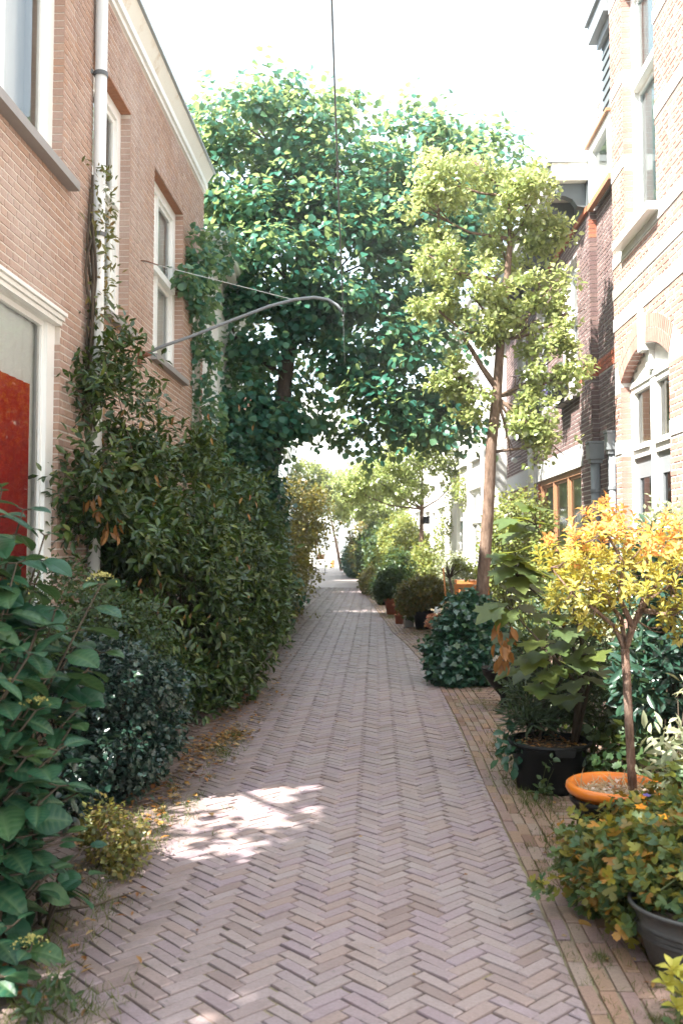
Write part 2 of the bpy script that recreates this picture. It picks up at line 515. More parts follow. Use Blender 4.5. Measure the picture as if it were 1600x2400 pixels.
M['grass'] = leaf_mat('grass_blade', [(0.04, 0.08, 0.015), (0.07, 0.11, 0.02), (0.12, 0.13, 0.03), (0.2, 0.17, 0.06)], (0.25, 0.28, 0.05), 0.25)
M['litter'] = leaf_mat('fallen_leaf', [(0.16, 0.06, 0.02), (0.30, 0.13, 0.03), (0.36, 0.22, 0.06), (0.12, 0.07, 0.03), (0.42, 0.30, 0.14)], (0.4, 0.2, 0.04), 0.15)
M['straw'] = leaf_mat('dry_straw', [(0.42, 0.30, 0.16), (0.55, 0.44, 0.28), (0.36, 0.22, 0.10)], (0.5, 0.4, 0.2), 0.15)
M['cream_flower'] = leaf_mat('cream_flower', [(0.42, 0.36, 0.10), (0.55, 0.48, 0.18), (0.38, 0.38, 0.10)], (0.6, 0.5, 0.15), 0.25)
M['orange_flower'] = leaf_mat('orange_flower', [(0.65, 0.22, 0.01), (0.7, 0.32, 0.02)], (0.8, 0.3, 0.02), 0.3)
M['violet_flower'] = leaf_mat('violet_flower', [(0.10, 0.08, 0.30), (0.18, 0.14, 0.42), (0.25, 0.2, 0.45)], (0.2, 0.15, 0.5), 0.3)
M['white_flower'] = leaf_mat('white_flower', [(0.7, 0.66, 0.6), (0.75, 0.6, 0.52)], (0.7, 0.6, 0.5), 0.3)
M['pink_flower'] = leaf_mat('salmon_flower', [(0.6, 0.2, 0.12), (0.65, 0.35, 0.2), (0.6, 0.5, 0.2)], (0.7, 0.3, 0.2), 0.3)

# ---------------------------------------------------------------- leaf shapes (x across, y along, z up)
def tpl(V, F): return (np.array(V, dtype=float), np.array(F, dtype=int))


def oval(wd, fold=0.12, curl=0.10, mid=0.38):
    V = [(0, 0, 0), (0, mid, -0.02), (0, 0.72, -curl * 0.4), (0, 1, -curl), (-wd, mid, fold * wd * 2), (-wd * 0.78, 0.72, fold * wd * 1.6 - curl * 0.4), (wd, mid, fold * wd * 2), (wd * 0.78, 0.72, fold * wd * 1.6 - curl * 0.4)]
    F = [(0, 1, 4), (0, 6, 1), (4, 1, 2), (4, 2, 5), (1, 6, 7), (1, 7, 2), (5, 2, 3), (2, 7, 3)]
    return tpl(V, F)


def diamond(wd, fold=0.15):
    return tpl([(0, 0, 0), (wd, 0.5, fold * wd), (0, 1, -0.06), (-wd, 0.5, fold * wd)], [(0, 1, 2), (0, 2, 3)])


def fan(out, zc=0.0, cup=0.12):
    """star-like outline around a point near the base"""
    V = [(0, 0.18, zc)] + [(x, y, cup * (abs(x) ** 1.3) - 0.14 * max(0, y - 0.5)) for x, y in out]
    n_ = len(out)
    return tpl(V, [(0, 1 + i, 1 + (i + 1) % n_) for i in range(n_)])


def big_leaf(wd=0.36, rows=8, serr=0.02):
    """broad, quilted, pointed leaf: pale midrib and side veins between bulging cells, toothed edge"""
    V, F, rib = [], [], []
    ts = []
    for i in range(rows): ts += [(i / rows, 1), (i / rows + .30 / rows, 0), (i / rows + .75 / rows, 0)]
    ts.append((1.0, 1))
    cols = (-1, -0.62, -0.3, -0.035, 0.035, 0.3, 0.62, 1)
    for (t, vein) in ts:
        for c in cols:
            t2 = min(1.0, t + 0.20 * abs(c) * (1 - t) * min(1, t * 6))
            wv = wd * (math.sin(math.pi * min(1, t ** 0.72)) ** 0.75 if 0 < t < 1 else 0.004)
            s = serr if (not vein and abs(c) == 1 and 0 < t < 1) else 0
            x = c * (wv + s)
            z = -0.32 * t2 * t2 + 0.02 + 0.30 * abs(x) - 0.55 * x * x + (0 if vein or abs(c) < .1 else 0.012 * (1 - abs(c) * .6)) - (0.012 if abs(c) < .1 else 0)
            V.append((x, t2, z)); rib.append(1.0 if abs(c) < .1 else (0.75 if vein and abs(c) < .95 else 0.0))
    nc = len(cols)
    for i in range(len(ts) - 1):
        for k in range(nc - 1):
            a = i * nc + k; b = a + nc
            F += [(a, a + 1, b + 1), (a, b + 1, b)]
    RIBS['hydrangea'] = np.array(rib)
    return tpl(V, F)


RIBS = {}


T = {
    'linden': oval(0.46, 0.10, 0.16, 0.36), 'small': diamond(0.34), 'laurel': oval(0.2, 0.2, 0.12), 'ovate': oval(0.32, 0.14, 0.12), 'narrow': diamond(0.09), 'slim': oval(0.16, 0.2, 0.1),
    'hydrangea': big_leaf(0.37, 7, 0.02),
    'spoon': oval(0.22, 0.2, 0.28, 0.55),
    'ivy': fan([(0, 0), (0.32, -0.08), (0.30, 0.18), (0.56, 0.34), (0.28, 0.52), (0, 1), (-0.28, 0.52), (-0.56, 0.34), (-0.30, 0.18), (-0.32, -0.08)]),
    'maple': fan([(0, 0), (0.22, -0.10), (0.30, 0.06), (0.52, 0.12), (0.44, 0.27), (0.66, 0.44), (0.54, 0.52), (0.56, 0.68), (0.28, 0.58), (0.24, 0.74), (0.16, 0.84), (0, 1.05), (-0.16, 0.84), (-0.24, 0.74), (-0.28, 0.58), (-0.56, 0.68), (-0.54, 0.52), (-0.66, 0.44), (-0.44, 0.27), (-0.52, 0.12), (-0.30, 0.06), (-0.22, -0.10)]),
    'lobed': fan([(0, 0), (0.26, 0.05), (0.46, 0.22), (0.36, 0.42), (0.50, 0.60), (0.26, 0.62), (0.20, 0.90), (0, 0.80), (-0.20, 0.90), (-0.26, 0.62), (-0.50, 0.60), (-0.36, 0.42), (-0.46, 0.22), (-0.26, 0.05)]),
    'threefold': fan([(0, 0), (0.20, 0.02), (0.50, 0.10), (0.58, 0.30), (0.42, 0.34), (0.50, 0.48), (0.24, 0.42), (0.10, 0.40), (0.30, 0.66), (0.22, 0.72), (0.26, 0.92), (0.06, 0.88), (0, 1.0), (-0.06, 0.88), (-0.26, 0.92), (-0.22, 0.72), (-0.30, 0.66), (-0.10, 0.40), (-0.24, 0.42), (-0.50, 0.48), (-0.42, 0.34), (-0.58, 0.30), (-0.50, 0.10), (-0.20, 0.02)], 0.02, 0.25),
    'holly': fan([(0, 0), (0.22, 0.12), (0.30, 0.30), (0.17, 0.42), (0.32, 0.60), (0.15, 0.72), (0, 1), (-0.15, 0.72), (-0.32, 0.60), (-0.17, 0.42), (-0.30, 0.30), (-0.22, 0.12)], 0.05, 0.5),
    'blade': tpl([(-0.035, 0, 0), (0.035, 0, 0), (0.02, 0.6, 0.05), (-0.02, 0.6, 0.05), (0, 1, 0.2)], [(0, 1, 2), (0, 2, 3), (3, 2, 4)]),
}
LEAFMESH = {}
RIB = RIBS


def frames(axis, nrm):
    y = nz(axis)
    z = nrm - (nrm * y).sum(-1, keepdims=True) * y
    z = nz(z + 1e-6)
    x = np.cross(y, z)
    return x, y, z


def leaves(name, parent, mat, tn, pos, axis, nrm, size, nparts=0, part='leaf', smooth=False, kind='stuff'):
    """nparts leaves nearest the street become parts of their own, the rest one part"""
    tv, tf = T[tn]
    pos = np.asarray(pos, float); N = len(pos)
    size = np.broadcast_to(np.asarray(size, float), (N,))
    x, y, z = frames(np.asarray(axis, float), np.asarray(nrm, float))
    org = ORG[parent.name] if parent is not None else np.zeros(3)
    order = np.argsort(np.linalg.norm(pos - np.array((0, 0, CAMZ)), axis=1))
    own = order[:nparts]; rest = order[nparts:]
    if len(own):
        key = (tn, mat.name)
        if key not in LEAFMESH: LEAFMESH[key] = tri_mesh(part, tv, tf, mat, smooth, RIB.get(tn))
        me = LEAFMESH[key]
        for i in own:
            o = bpy.data.objects.new(part, me)
            s = size[i]
            mt = Matrix(((x[i][0] * s, y[i][0] * s, z[i][0] * s, pos[i][0] - org[0]), (x[i][1] * s, y[i][1] * s, z[i][1] * s, pos[i][1] - org[1]), (x[i][2] * s, y[i][2] * s, z[i][2] * s, pos[i][2] - org[2]), (0, 0, 0, 1)))
            o.parent = parent
            o.matrix_local = mt
            COL.objects.link(o)
    if len(rest):
        p, s = pos[rest], size[rest]
        V = p[:, None, :] + s[:, None, None] * (tv[None, :, 0:1] * x[rest][:, None, :] + tv[None, :, 1:2] * y[rest][:, None, :] + tv[None, :, 2:3] * z[rest][:, None, :])
        F = (tf[None] + (np.arange(len(rest)) * len(tv))[:, None, None]).reshape(-1, 3)
        me = tri_mesh(name, V.reshape(-1, 3) - org, F, mat, smooth)
        return link(name, me, parent, kind)


def rdir(n_):
    return nz(rng.normal(size=(n_, 3)))


def foliage(lobes, ntwig, k, tlen, shell=(0.70, 1.02), up=0.25, droop=0.25, flat=0.7, bumpy=0.16, front=0.45, zmin=0.03, side=0.9, stray=0.06, nclus=0, crad=0.2, cflat=0.5):
    """leafy twigs through the outer part of overlapping lobes -> positions, axes, normals, height factor"""
    L = np.array(lobes, float)
    wgt = (L[:, 3] * L[:, 4] * L[:, 5]) ** (2 / 3)
    li = rng.choice(len(L), size=ntwig, p=wgt / wgt.sum())
    d = rdir(ntwig)
    flip = (d[:, 1] > 0.2) & (rng.random(ntwig) < front)
    d[flip, 1] *= -1
    c, r = L[li, :3], L[li, 3:6]
    ph = rng.random(3) * 6
    b = 1 + bumpy * (np.sin(d[:, 0] * 5.3 + c[:, 0] * 3 + ph[0]) * np.sin(d[:, 2] * 6.1 + c[:, 2] * 2 + ph[1]) + 0.6 * np.sin(d[:, 1] * 9 + d[:, 2] * 8 + ph[2]))
    sh = shell[0] + (shell[1] - shell[0]) * rng.random(ntwig) ** 0.7
    sh = sh + (rng.random(ntwig) < stray) * rng.random(ntwig) * 0.28
    p = c + d * r * (b * sh)[:, None]
    if nclus:                                         # gather the twigs into sprays with dark gaps between them
        ci = rng.integers(0, nclus, ntwig)
        off = rng.normal(size=(ntwig, 3)) * (0.6 + 0.7 * rng.random(nclus))[ci][:, None]
        p = p[ci] + off * np.array((crad, crad, crad * cflat))
        c, r = c[ci], r[ci]
        d = nz(d[ci] + 0.5 * off)
    keep = p[:, 2] > zmin
    # drop twigs buried deep in another lobe
    for q in L:
        inside = (((p - q[:3]) / q[3:6]) ** 2).sum(1) < 0.30
        keep &= ~(inside & (rng.random(ntwig) < 0.85))
    p, d, r = p[keep], d[keep], r[keep]
    n_ = len(p)
    out = nz(d / r)
    t = nz(out * 0.9 + np.array((0, 0, up)) + 0.45 * rng.normal(size=(n_, 3)))
    sv = nz(np.cross(t, rdir(n_)))
    P, A, Nn = [], [], []
    for j in range(k):
        f = (j + 0.5) / k - 0.4
        ang = j * 2.4 + rng.random(n_) * 0.8
        s2 = np.cross(t, sv)
        sd_ = sv * np.cos(ang)[:, None] + s2 * np.sin(ang)[:, None]
        a = nz(t * 0.7 + sd_ * side + 0.25 * rng.normal(size=(n_, 3)) + np.array((0, 0, -droop)))
        pp = p + t * tlen * f + sd_ * tlen * 0.12 + rng.normal(size=(n_, 3)) * tlen * 0.06
        P.append(pp); A.append(a)
        Nn.append(nz(np.array((0, 0, flat)) + out * 0.55 + 0.4 * rng.normal(size=(n_, 3))))
    return np.concatenate(P), np.concatenate(A), np.concatenate(Nn)


def limbs(mb, trunk, lobes, r0, m=0):
    tp = [np.array(p, float) for p in trunk]
    for L in lobes:
        c = np.array(L[:3], float)
        low = [p for p in tp if p[2] < c[2] - 0.1] or [tp[0]]
        s = min(low, key=lambda p: np.linalg.norm(p - c) - 0.3 * p[2])
        mid = (s + c) / 2 + np.array((random.uniform(-.08, .08), random.uniform(-.08, .08), -0.08 * np.linalg.norm(c - s)))
        e = c + (c - s) * 0.25
        mb.tube([s, s * 0.6 + mid * 0.4, mid, c * 0.7 + mid * 0.3, e], [r0, r0 * 0.8, r0 * 0.62, r0 * 0.45, r0 * 0.18], 6, m)
        for _ in range(3):
            q = c + np.array([random.uniform(-1, 1) * L[3] * .8, random.uniform(-1, 1) * L[4] * .8, random.uniform(-.4, 1) * L[5] * .8])
            mb.tube([mid * 0.5 + c * 0.5, (c + q) / 2 + np.array((0, 0, .03)), q], [r0 * 0.4, r0 * 0.28, r0 * 0.1], 5, m)
# ================================================================ ground
def sheet(name, x0, x1, y0, y1, z, mat, follow=False, ny=1):
    mb = MB()
    ys = np.linspace(y0, y1, ny + 1)
    b = bend(ys) if follow else np.zeros(len(ys))
    n0 = mb.pts([(x0 + b[i], ys[i], z) for i in range(len(ys))] + [(x1 + b[i], ys[i], z) for i in range(len(ys))])
    k = len(ys)
    for i in range(ny): mb.face((n0 + i, n0 + k + i, n0 + k + i + 1, n0 + i + 1))
    o = mb.build(name, mat)
    return tag(o, kind='structure')


ground = sheet('ground', -150, 150, -20, 300, -0.03, M['bed'])

PX0, PX1, BX1, SX1 = -1.95, 0.74, 1.075, 2.86
path = sheet('path', PX0, PX1, -1, 58, -0.006, M['bed'], True, 59)
border = sheet('border_strip', PX1, BX1, -1, 58, -0.004, M['bed'], True, 59)
pavement = sheet('pavement', BX1, SX1, -1, 58, -0.008, M['bed'], True, 59)
tag(path, 'herringbone brick path with mossy joints running down the middle')
tag(border, 'strip of lengthwise bricks along the right edge of the path')
tag(pavement, 'brick pavement under the pots on the right')


def clip_poly(P, nx, off):
    """keep the part of polygon P with dot(nx, p) <= off"""
    out = []
    for i in range(len(P)):
        a, b = P[i], P[(i + 1) % len(P)]
        da, db = nx[0] * a[0] + nx[1] * a[1] - off, nx[0] * b[0] + nx[1] * b[1] - off
        if da <= 0: out.append(a)
        if (da < 0 < db) or (db < 0 < da):
            t = da / (da - db)
            out.append((a[0] + t * (b[0] - a[0]), a[1] + t * (b[1] - a[1])))
    return out


def paver(mb, P, h, zj=0.003, tilt=0.012):
    """one clinker: worn top with softened edges, slightly sunk or tipped"""
    cx = sum(p[0] for p in P) / len(P); cy = sum(p[1] for p in P) / len(P)
    z = h + random.uniform(-zj, zj) + 0.0025 * math.sin(cx * 3.1 + 1.3 * math.sin(cy * 1.9)) * math.sin(cy * 2.3 + cx)
    tx, ty = random.gauss(0, tilt), random.gauss(0, tilt)
    P = [(p[0] + random.uniform(-.0025, .0025), p[1] + random.uniform(-.0025, .0025)) for p in P]
    ra = random.gauss(0, .014); cr, sr = math.cos(ra), math.sin(ra); ox, oy = random.gauss(0, .0012), random.gauss(0, .0012)
    P = [(cx + ox + (p[0] - cx) * cr - (p[1] - cy) * sr, cy + oy + (p[0] - cx) * sr + (p[1] - cy) * cr) for p in P]
    k = len(P)
    def zz(p): return z + tx * (p[0] - cx) + ty * (p[1] - cy)
    low = [(p[0], p[1], -0.02) for p in P]
    edge = [(p[0], p[1], zz(p) - 0.004) for p in P]
    top = []
    for p in P:
        d = math.hypot(cx - p[0], cy - p[1]) or 1
        q = (p[0] + (cx - p[0]) / d * 0.006, p[1] + (cy - p[1]) / d * 0.006)
        top.append((q[0], q[1], zz(q)))
    n0 = mb.pts(low + edge + top)
    mb.face([n0 + 2 * k + i for i in range(k)])
    for i in range(k):
        j = (i + 1) % k
        mb.face((n0 + i, n0 + j, n0 + k + j, n0 + k + i))
        mb.face((n0 + k + i, n0 + k + j, n0 + 2 * k + j, n0 + 2 * k + i))


def in_view(x, y, z, m=40):
    if y < 0.5: return False
    d = np.array((x, y, z - CAMZ)); k = d @ AFW
    if k < 0.3: return False
    u, v = 800 + 2200 * (d @ ART) / k, 1149 - 2200 * (d @ AUP) / k
    return -m < u < 1600 + m and -m < v < 2400 + m


def lay(polys, parent, mat, name_rest, h, nparts=300, ymax_vis=99):
    polys.sort(key=lambda P: min(p[1] for p in P))
    vis = [P for P in polys if in_view(sum(p[0] for p in P) / len(P), sum(p[1] for p in P) / len(P), 0, 10)]
    own = set(id(P) for P in vis[:nparts])
    rest = MB()
    for P in polys:
        if id(P) in own:
            b = MB(); paver(b, P, h)
            b.build('brick', mat, parent)
        else:
            paver(rest, P, h)
    rest.build(name_rest, mat, parent, 'stuff')


def poly_area(P):
    return abs(sum(P[i][0] * P[(i + 1) % len(P)][1] - P[(i + 1) % len(P)][0] * P[i][1] for i in range(len(P)))) / 2


# herringbone, bricks laid at 45 degrees to the street
PW, NB, JT = 0.0625, 3, 0.0080
YEND = 34.0
polys = []
c45 = math.sqrt(0.5)
K = int(60 / PW)
b0 = bend(0)
for jj in range(-10, 450):
    for ii in range(jj - 100, jj + 60):
        for kind in (0, 1):
            if kind == 0:
                if (ii - jj) % (2 * NB) != 0: continue
                p0, q0, dp, dq = ii, jj, NB, 1
            else:
                if (jj - ii - 1) % (2 * NB) != 0: continue
                p0, q0, dp, dq = ii, jj, 1, NB
            pc, qc = (p0 + dp / 2) * PW, (q0 + dq / 2) * PW
            X, Y = (pc - qc) * c45 * 1.0, (pc + qc) * c45
            X, Y = -X, Y
            if Y < 2.2 or Y > YEND: continue
            bx = float(bend(Y))
            if X < PX0 + bx - 0.12 or X > PX1 + bx + 0.12: continue
            j = JT / 2
            a0, a1, e0, e1 = p0 * PW + j, (p0 + dp) * PW - j, q0 * PW + j, (q0 + dq) * PW - j
            P = [(-(a - e) * c45, (a + e) * c45) for a, e in ((a0, e0), (a0, e1), (a1, e1), (a1, e0))]
            if Y > 2.2:
                P = clip_poly(P, (1, 0), PX1 + bx - 0.006)
                if len(P) > 2: P = clip_poly(P, (-1, 0), -(PX0 + bx))
            if len(P) < 3 or poly_area(P) < 0.0008: continue
            if sum(P[i][0] * P[(i + 1) % len(P)][1] - P[(i + 1) % len(P)][0] * P[i][1] for i in range(len(P))) < 0: P = P[::-1]
            polys.append(P)
lay(polys, path, M['paver'], 'herringbone_bricks', 0.005)
tag(sheet('path_end', PX0, SX1, YEND - .02, 57.9, 0.004, M['path_far'], True, 24), 'far end of the brick path where single bricks can no longer be told apart')

# five lengthwise rows along the right edge
polys = []
rw = (BX1 - PX1) / 5
for k in range(5):
    y = 2.2 + random.uniform(0, 0.2)
    while y < YEND:
        ln = 0.205 + random.uniform(-0.012, 0.012)
        bx0, bx1_ = float(bend(y)), float(bend(y + ln))
        wob = 0.006 * math.sin(y * 1.7 + k)
        xa, xb = PX1 + k * rw + 0.004 + wob, PX1 + (k + 1) * rw - 0.004 + wob
        polys.append([(xa + bx0, y + .004), (xb + bx0, y + .004), (xb + bx1_, y + ln - .004), (xa + bx1_, y + ln - .004)])
        y += ln
lay(polys, border, M['paver2'], 'border_bricks', 0.008)
# crosswise bricks of the pavement
polys = []
y = 2.4
while y < 20:
    dy = 0.062
    x = BX1 + 0.01 + random.uniform(-0.1, 0)
    while x < SX1:
        xa, xb = max(x, BX1 + 0.01), min(x + 0.2, SX1)
        bx = float(bend(y))
        if xb - xa > 0.03: polys.append([(xa + bx + .004, y + .004), (xb + bx - .004, y + .004), (xb + bx - .004, y + dy - .005), (xa + bx + .004, y + dy - .005)])
        x += 0.205
    y += dy
lay(polys, pavement, M['paver2'], 'pavement_bricks', 0.004)


# ================================================================ walls
def grid_wall(mb, xw, s, y0, y1, z0, z1, holes, thick, m=0):
    ys = sorted(set([y0, y1] + [min(max(v, y0), y1) for h in holes for v in h[:2]]))
    zs = sorted(set([z0, z1] + [min(max(v, z0), z1) for h in holes for v in h[2:4]]))
    for a, b in zip(ys, ys[1:]):
        run = None
        for c, d in zip(zs, zs[1:]):
            yc, zc = (a + b) / 2, (c + d) / 2
            solid = not any(h[0] < yc < h[1] and h[2] < zc < h[3] for h in holes)
            if solid: run = (run[0], d) if run else (c, d)
            if (not solid or d == zs[-1]) and run:
                mb.box(xw, xw - s * thick, a, b, run[0], run[1], m); run = None


UNIT = {}


def unit_brick(mat):
    if mat.name not in UNIT:
        lst = []
        for k in range(4):
            mb = MB()
            j = lambda: random.uniform(-0.02, 0.02)
            n0 = mb.pts([(0, 0, 0), (0, 1, 0), (0, 1, 1), (0, 0, 1), (1, .012 + abs(j()) * .3, .03 + j()), (1 + j() * 3, .988 - abs(j()) * .3, .03 + j()), (1 + j() * 3, .988, .97 + j()), (1, .012, .97 + j())])
            for q in ((4, 5, 6, 7), (0, 1, 5, 4), (1, 2, 6, 5), (2, 3, 7, 6), (3, 0, 4, 7)): mb.face([n0 + i for i in q])
            me = bpy.data.meshes.new('brick'); me.from_pydata(mb.v, [], mb.f); me.materials.append(mat); me.update()
            lst.append(me)
        UNIT[mat.name] = lst
    return UNIT[mat.name]


def wall_bricks(wall, xw, s, y0, y1, z0, z1, holes, mat, vis, nparts=300, Lb=0.215, Hb=0.0625, jt=0.012, proud=0.005, rest='brickwork', special=None, arch=None):
    items = []
    nrow = int((z1 - z0) / Hb)
    for r in range(nrow):
        za, zb = z0 + r * Hb + jt / 2, z0 + (r + 1) * Hb - jt / 2
        zc = (za + zb) / 2
        iv = [(y0, y1)]
        cuts = [(h[0], h[1]) for h in holes if h[2] < zc < h[3]]
        if arch:
            cy, cz, ra, zs = arch
            if zc > zs and abs(zc - cz) < ra:
                hw = math.sqrt(ra * ra - (zc - cz) ** 2); cuts.append((cy - hw, cy + hw))
        for a, b in cuts:
            nv = []
            for p, q in iv:
                if b <= p or a >= q: nv.append((p, q)); continue
                if a > p: nv.append((p, a))
                if b < q: nv.append((b, q))
            iv = nv
        head = r % 2
        Lr = Lb / 2 if head else Lb
        off = Lb / 4 if head else (Lb / 2 if (r // 2) % 2 else 0)
        for p, q in iv:
            k = math.floor((p - off) / Lr)
            while True:
                a, b = max(p, off + k * Lr + jt / 2), min(q, off + (k + 1) * Lr - jt / 2)
                if off + k * Lr >= q: break
                k += 1
                if b - a > 0.02: items.append((a, b, za, zb))
    sc = [vis((a + b) / 2, (c + d) / 2) * (b - a) for a, b, c, d in items]
    order = sorted(range(len(items)), key=lambda i: -sc[i])
    own = [i for i in order[:nparts] if sc[i] > 0]
    ownset = set(own)
    ub = unit_brick(mat)
    org = ORG[wall.name]
    for i in own:
        a, b, c, d = items[i]
        o = bpy.data.objects.new('brick', random.choice(ub))
        o.parent = wall
        o.location = (xw - s * 0.01 - org[0], a - org[1], c - org[2])
        o.scale = (s * (0.01 + proud + random.uniform(-.002, .002)), b - a, d - c)
        COL.objects.link(o)
    mb = MB()
    for i, (a, b, c, d) in enumerate(items):
        if i in ownset: continue
        x0, x1 = xw - s * 0.01, xw + s * (proud + random.uniform(-.002, .002))
        e = 0.002
        n0 = mb.pts([(x0, a, c), (x0, b, c), (x0, b, d), (x0, a, d), (x1, a + e, c + e), (x1, b - e, c + e), (x1, b - e, d - e), (x1, a + e, d - e)])
        for q in ((4, 5, 6, 7), (0, 1, 5, 4), (1, 2, 6, 5), (2, 3, 7, 6), (3, 0, 4, 7)): mb.face([n0 + t for t in (q if s > 0 else q[::-1])])
    mb.build(rest, mat, wall, 'stuff')


def jamb_bricks(mb, xw, s, yj, sd, z0, z1, depth, m=0, Hb=0.0625, skip=()):
    """brick reveal: header faces looking into the opening; sd=+1 when the opening lies at smaller y"""
    r = 0
    while z0 + (r + 1) * Hb <= z1 + 1e-6:
        a, b = z0 + r * Hb + .005, z0 + (r + 1) * Hb - .005
        zc = (a + b) / 2
        if not any(p < zc < q for p, q in skip):
            y_in = yj - sd * (0.004 + random.uniform(0, .002))
            mb.box(xw + s * 0.005, xw - s * (depth - .002), min(y_in, yj + sd * 0.02), max(y_in, yj + sd * 0.02), a, b, m)
        r += 1


def window(parent, xw, s, y0, y1, z0, z1, recess=0.1, fw=0.09, frame='white', transoms=(), mullions=(), sash=0.045, curtain=None, curtain_top=None, glass='glass', sill=None, room='room', name='window', dep=0.75, cdist=0.03, label=None, fwt=None):
    mat = M[frame]
    fwt = fwt or fw
    X = lambda b: xw + s * b
    mb = MB()
    b0, b1 = -recess - 0.07, -recess
    mb.box(X(b0), X(b1), y0, y0 + fw, z0, z1); mb.box(X(b0), X(b1), y1 - fw, y1, z0, z1)
    mb.box(X(b0), X(b1), y0 + fw, y1 - fw, z1 - fwt, z1); mb.box(X(b0), X(b1), y0 + fw, y1 - fw, z0, z0 + fw * 0.8)
    for t in transoms: mb.box(X(b0 - .004), X(b1 + 0.035), y0 + fw, y1 - fw, t - 0.04, t + 0.045)
    ys = [y0 + fw] + list(mullions) + [y1 - fw]
    zs = [z0 + fw * 0.8] + list(transoms) + [z1 - fwt]
    for q in mullions:
        for za, zb in zip(zs, zs[1:]):
            mb.box(X(b0 - .002), X(b1 - .006), q - 0.035, q + 0.035, za + (0.045 if za in transoms else 0), zb - (0.04 if zb in transoms else 0))
    o = mb.build(name, mat, parent)
    if label: o['label'] = label
    sb, pb = MB(), []
    for i in range(len(ys) - 1):
        for k in range(len(zs) - 1):
            a = ys[i] + (0.035 if i else 0); b = ys[i + 1] - (0.035 if i < len(ys) - 2 else 0)
            c = zs[k] + (0.045 if k else 0); d = zs[k + 1] - (0.04 if k < len(zs) - 2 else 0)
            bb = b1 - 0.03 - (0.012 if k == 0 and transoms else 0)
            if sash:
                sb.box(X(bb - .035), X(bb), a, a + sash, c, d); sb.box(X(bb - .035), X(bb), b - sash, b, c, d)
                sb.box(X(bb - .035), X(bb), a + sash, b - sash, c, c + sash); sb.box(X(bb - .035), X(bb), a + sash, b - sash, d - sash, d)
            g = MB()
            xx = X(bb - 0.018)
            q = [(xx, a + sash, c + sash), (xx, b - sash, c + sash), (xx, b - sash, d - sash), (xx, a + sash, d - sash)]
            g.face([g.pts(q) + t for t in ((0, 1, 2, 3) if s > 0 else (3, 2, 1, 0))])
            g.build('pane', M[glass], o)
    if sash: sb.build('sash', mat, o)
    # the room behind the panes
    rb = MB()
    bx0, bx1 = -recess - 0.075, -recess - dep
    e = 0.02
    rb.face([rb.pts([(X(bx1), y0 - e, z0 - e), (X(bx1), y1 + e, z0 - e), (X(bx1), y1 + e, z1 + e), (X(bx1), y0 - e, z1 + e)]) + t for t in range(4)])
    for (ya, yb, za, zb) in ((y0 - e, y0 - e, z0 - e, z1 + e), (y1 + e, y1 + e, z0 - e, z1 + e)):
        rb.face([rb.pts([(X(bx0), ya, za), (X(bx1), ya, za), (X(bx1), ya, zb), (X(bx0), ya, zb)]) + t for t in range(4)])
    for zq in (z0 - e, z1 + e):
        rb.face([rb.pts([(X(bx0), y0 - e, zq), (X(bx1), y0 - e, zq), (X(bx1), y1 + e, zq), (X(bx0), y1 + e, zq)]) + t for t in range(4)])
    rb.build('room', M[room], o)
    if curtain:
        cb = MB()
        ct = curtain_top or z1 - fw * 0.5
        nfold = max(6, int((y1 - y0) / 0.05))
        base = []
        for i in range(nfold + 1):
            y = y0 + fw * .3 + (y1 - y0 - fw * .3 + .015) * i / nfold
            base.append((X(-recess - 0.08 - cdist + 0.012 * math.sin(i * 1.9)), y))
        n0 = cb.pts([(x, y, z0 + 0.02) for x, y in base] + [(x, y, ct) for x, y in base])
        for i in range(nfold): cb.face((n0 + i, n0 + i + 1, n0 + nfold + 2 + i, n0 + nfold + 1 + i), 0, True)
        cb.build('curtain', M[curtain], o)
    if sill:
        q = MB()
        ov, hs, mt, ext = sill
        q.box(X(ov), X(-recess - 0.02), y0 - ext, y1 + ext, z0 - hs, z0 - 0.003)
        q.build('sill', M[mt], o)
    return o


# ---------------------------------------------------------------- left house of red-brown brick
XL = -2.5
hl = thing('brick_house', 'long red-brown brick house with white cornice and tall white windows on the left', 'house', (XL, 6.0, 0))
LY0, LY1, LZ1 = 5.2, 13.4, 6.74
holesL = [(5.4, 7.29, 0.75, 3.47), (5.5, 7.27, 4.58, 6.9), (8.05, 9.32, 3.78, 6.03), (10.36, 11.95, 3.75, 5.92), (12.65, 13.2, 2.7, 5.4)]
mb = MB(); grid_wall(mb, XL, 1, LY0, LY1, 0, LZ1, holesL, 0.26)
wall = mb.build('wall', M['mortar'], hl)


def visL(y, z):
    if not in_view(XL, y, z, 0) : return -1
    if (y > 7.55 and z < 3.2) or z < 1.4: return -1
    return 1 / y


wall_bricks(wall, XL, 1, LY0 + .01, LY1, 0.03, LZ1, holesL, M['brick_left'], visL)
mb = MB()
jamb_bricks(mb, XL, 1, 7.29, 1, 0.78, 3.24, 0.1)
jamb_bricks(mb, XL, 1, 7.27, 1, 4.60, 6.9, 0.1)
jamb_bricks(mb, XL, 1, 9.32, 1, 3.80, 6.03, 0.1)
jamb_bricks(mb, XL, 1, 11.95, 1, 3.77, 5.9, 0.1)
mb.build('reveal_bricks', M['brick_left'], wall, 'stuff')
mb = MB()                                             # soldier course lintels over the windows, seen from below
for (a, b, z) in ((8.05, 9.32, 6.03), (10.36, 11.95, 5.92)):
    y = a
    while y < b - 0.03:
        mb.box(XL - 0.1, XL + 0.004, y + .004, min(b, y + 0.062) - .004, z - 0.006, z + 0.01); y += 0.062
mb.build('lintel_bricks', M['soffit'], wall, 'stuff')
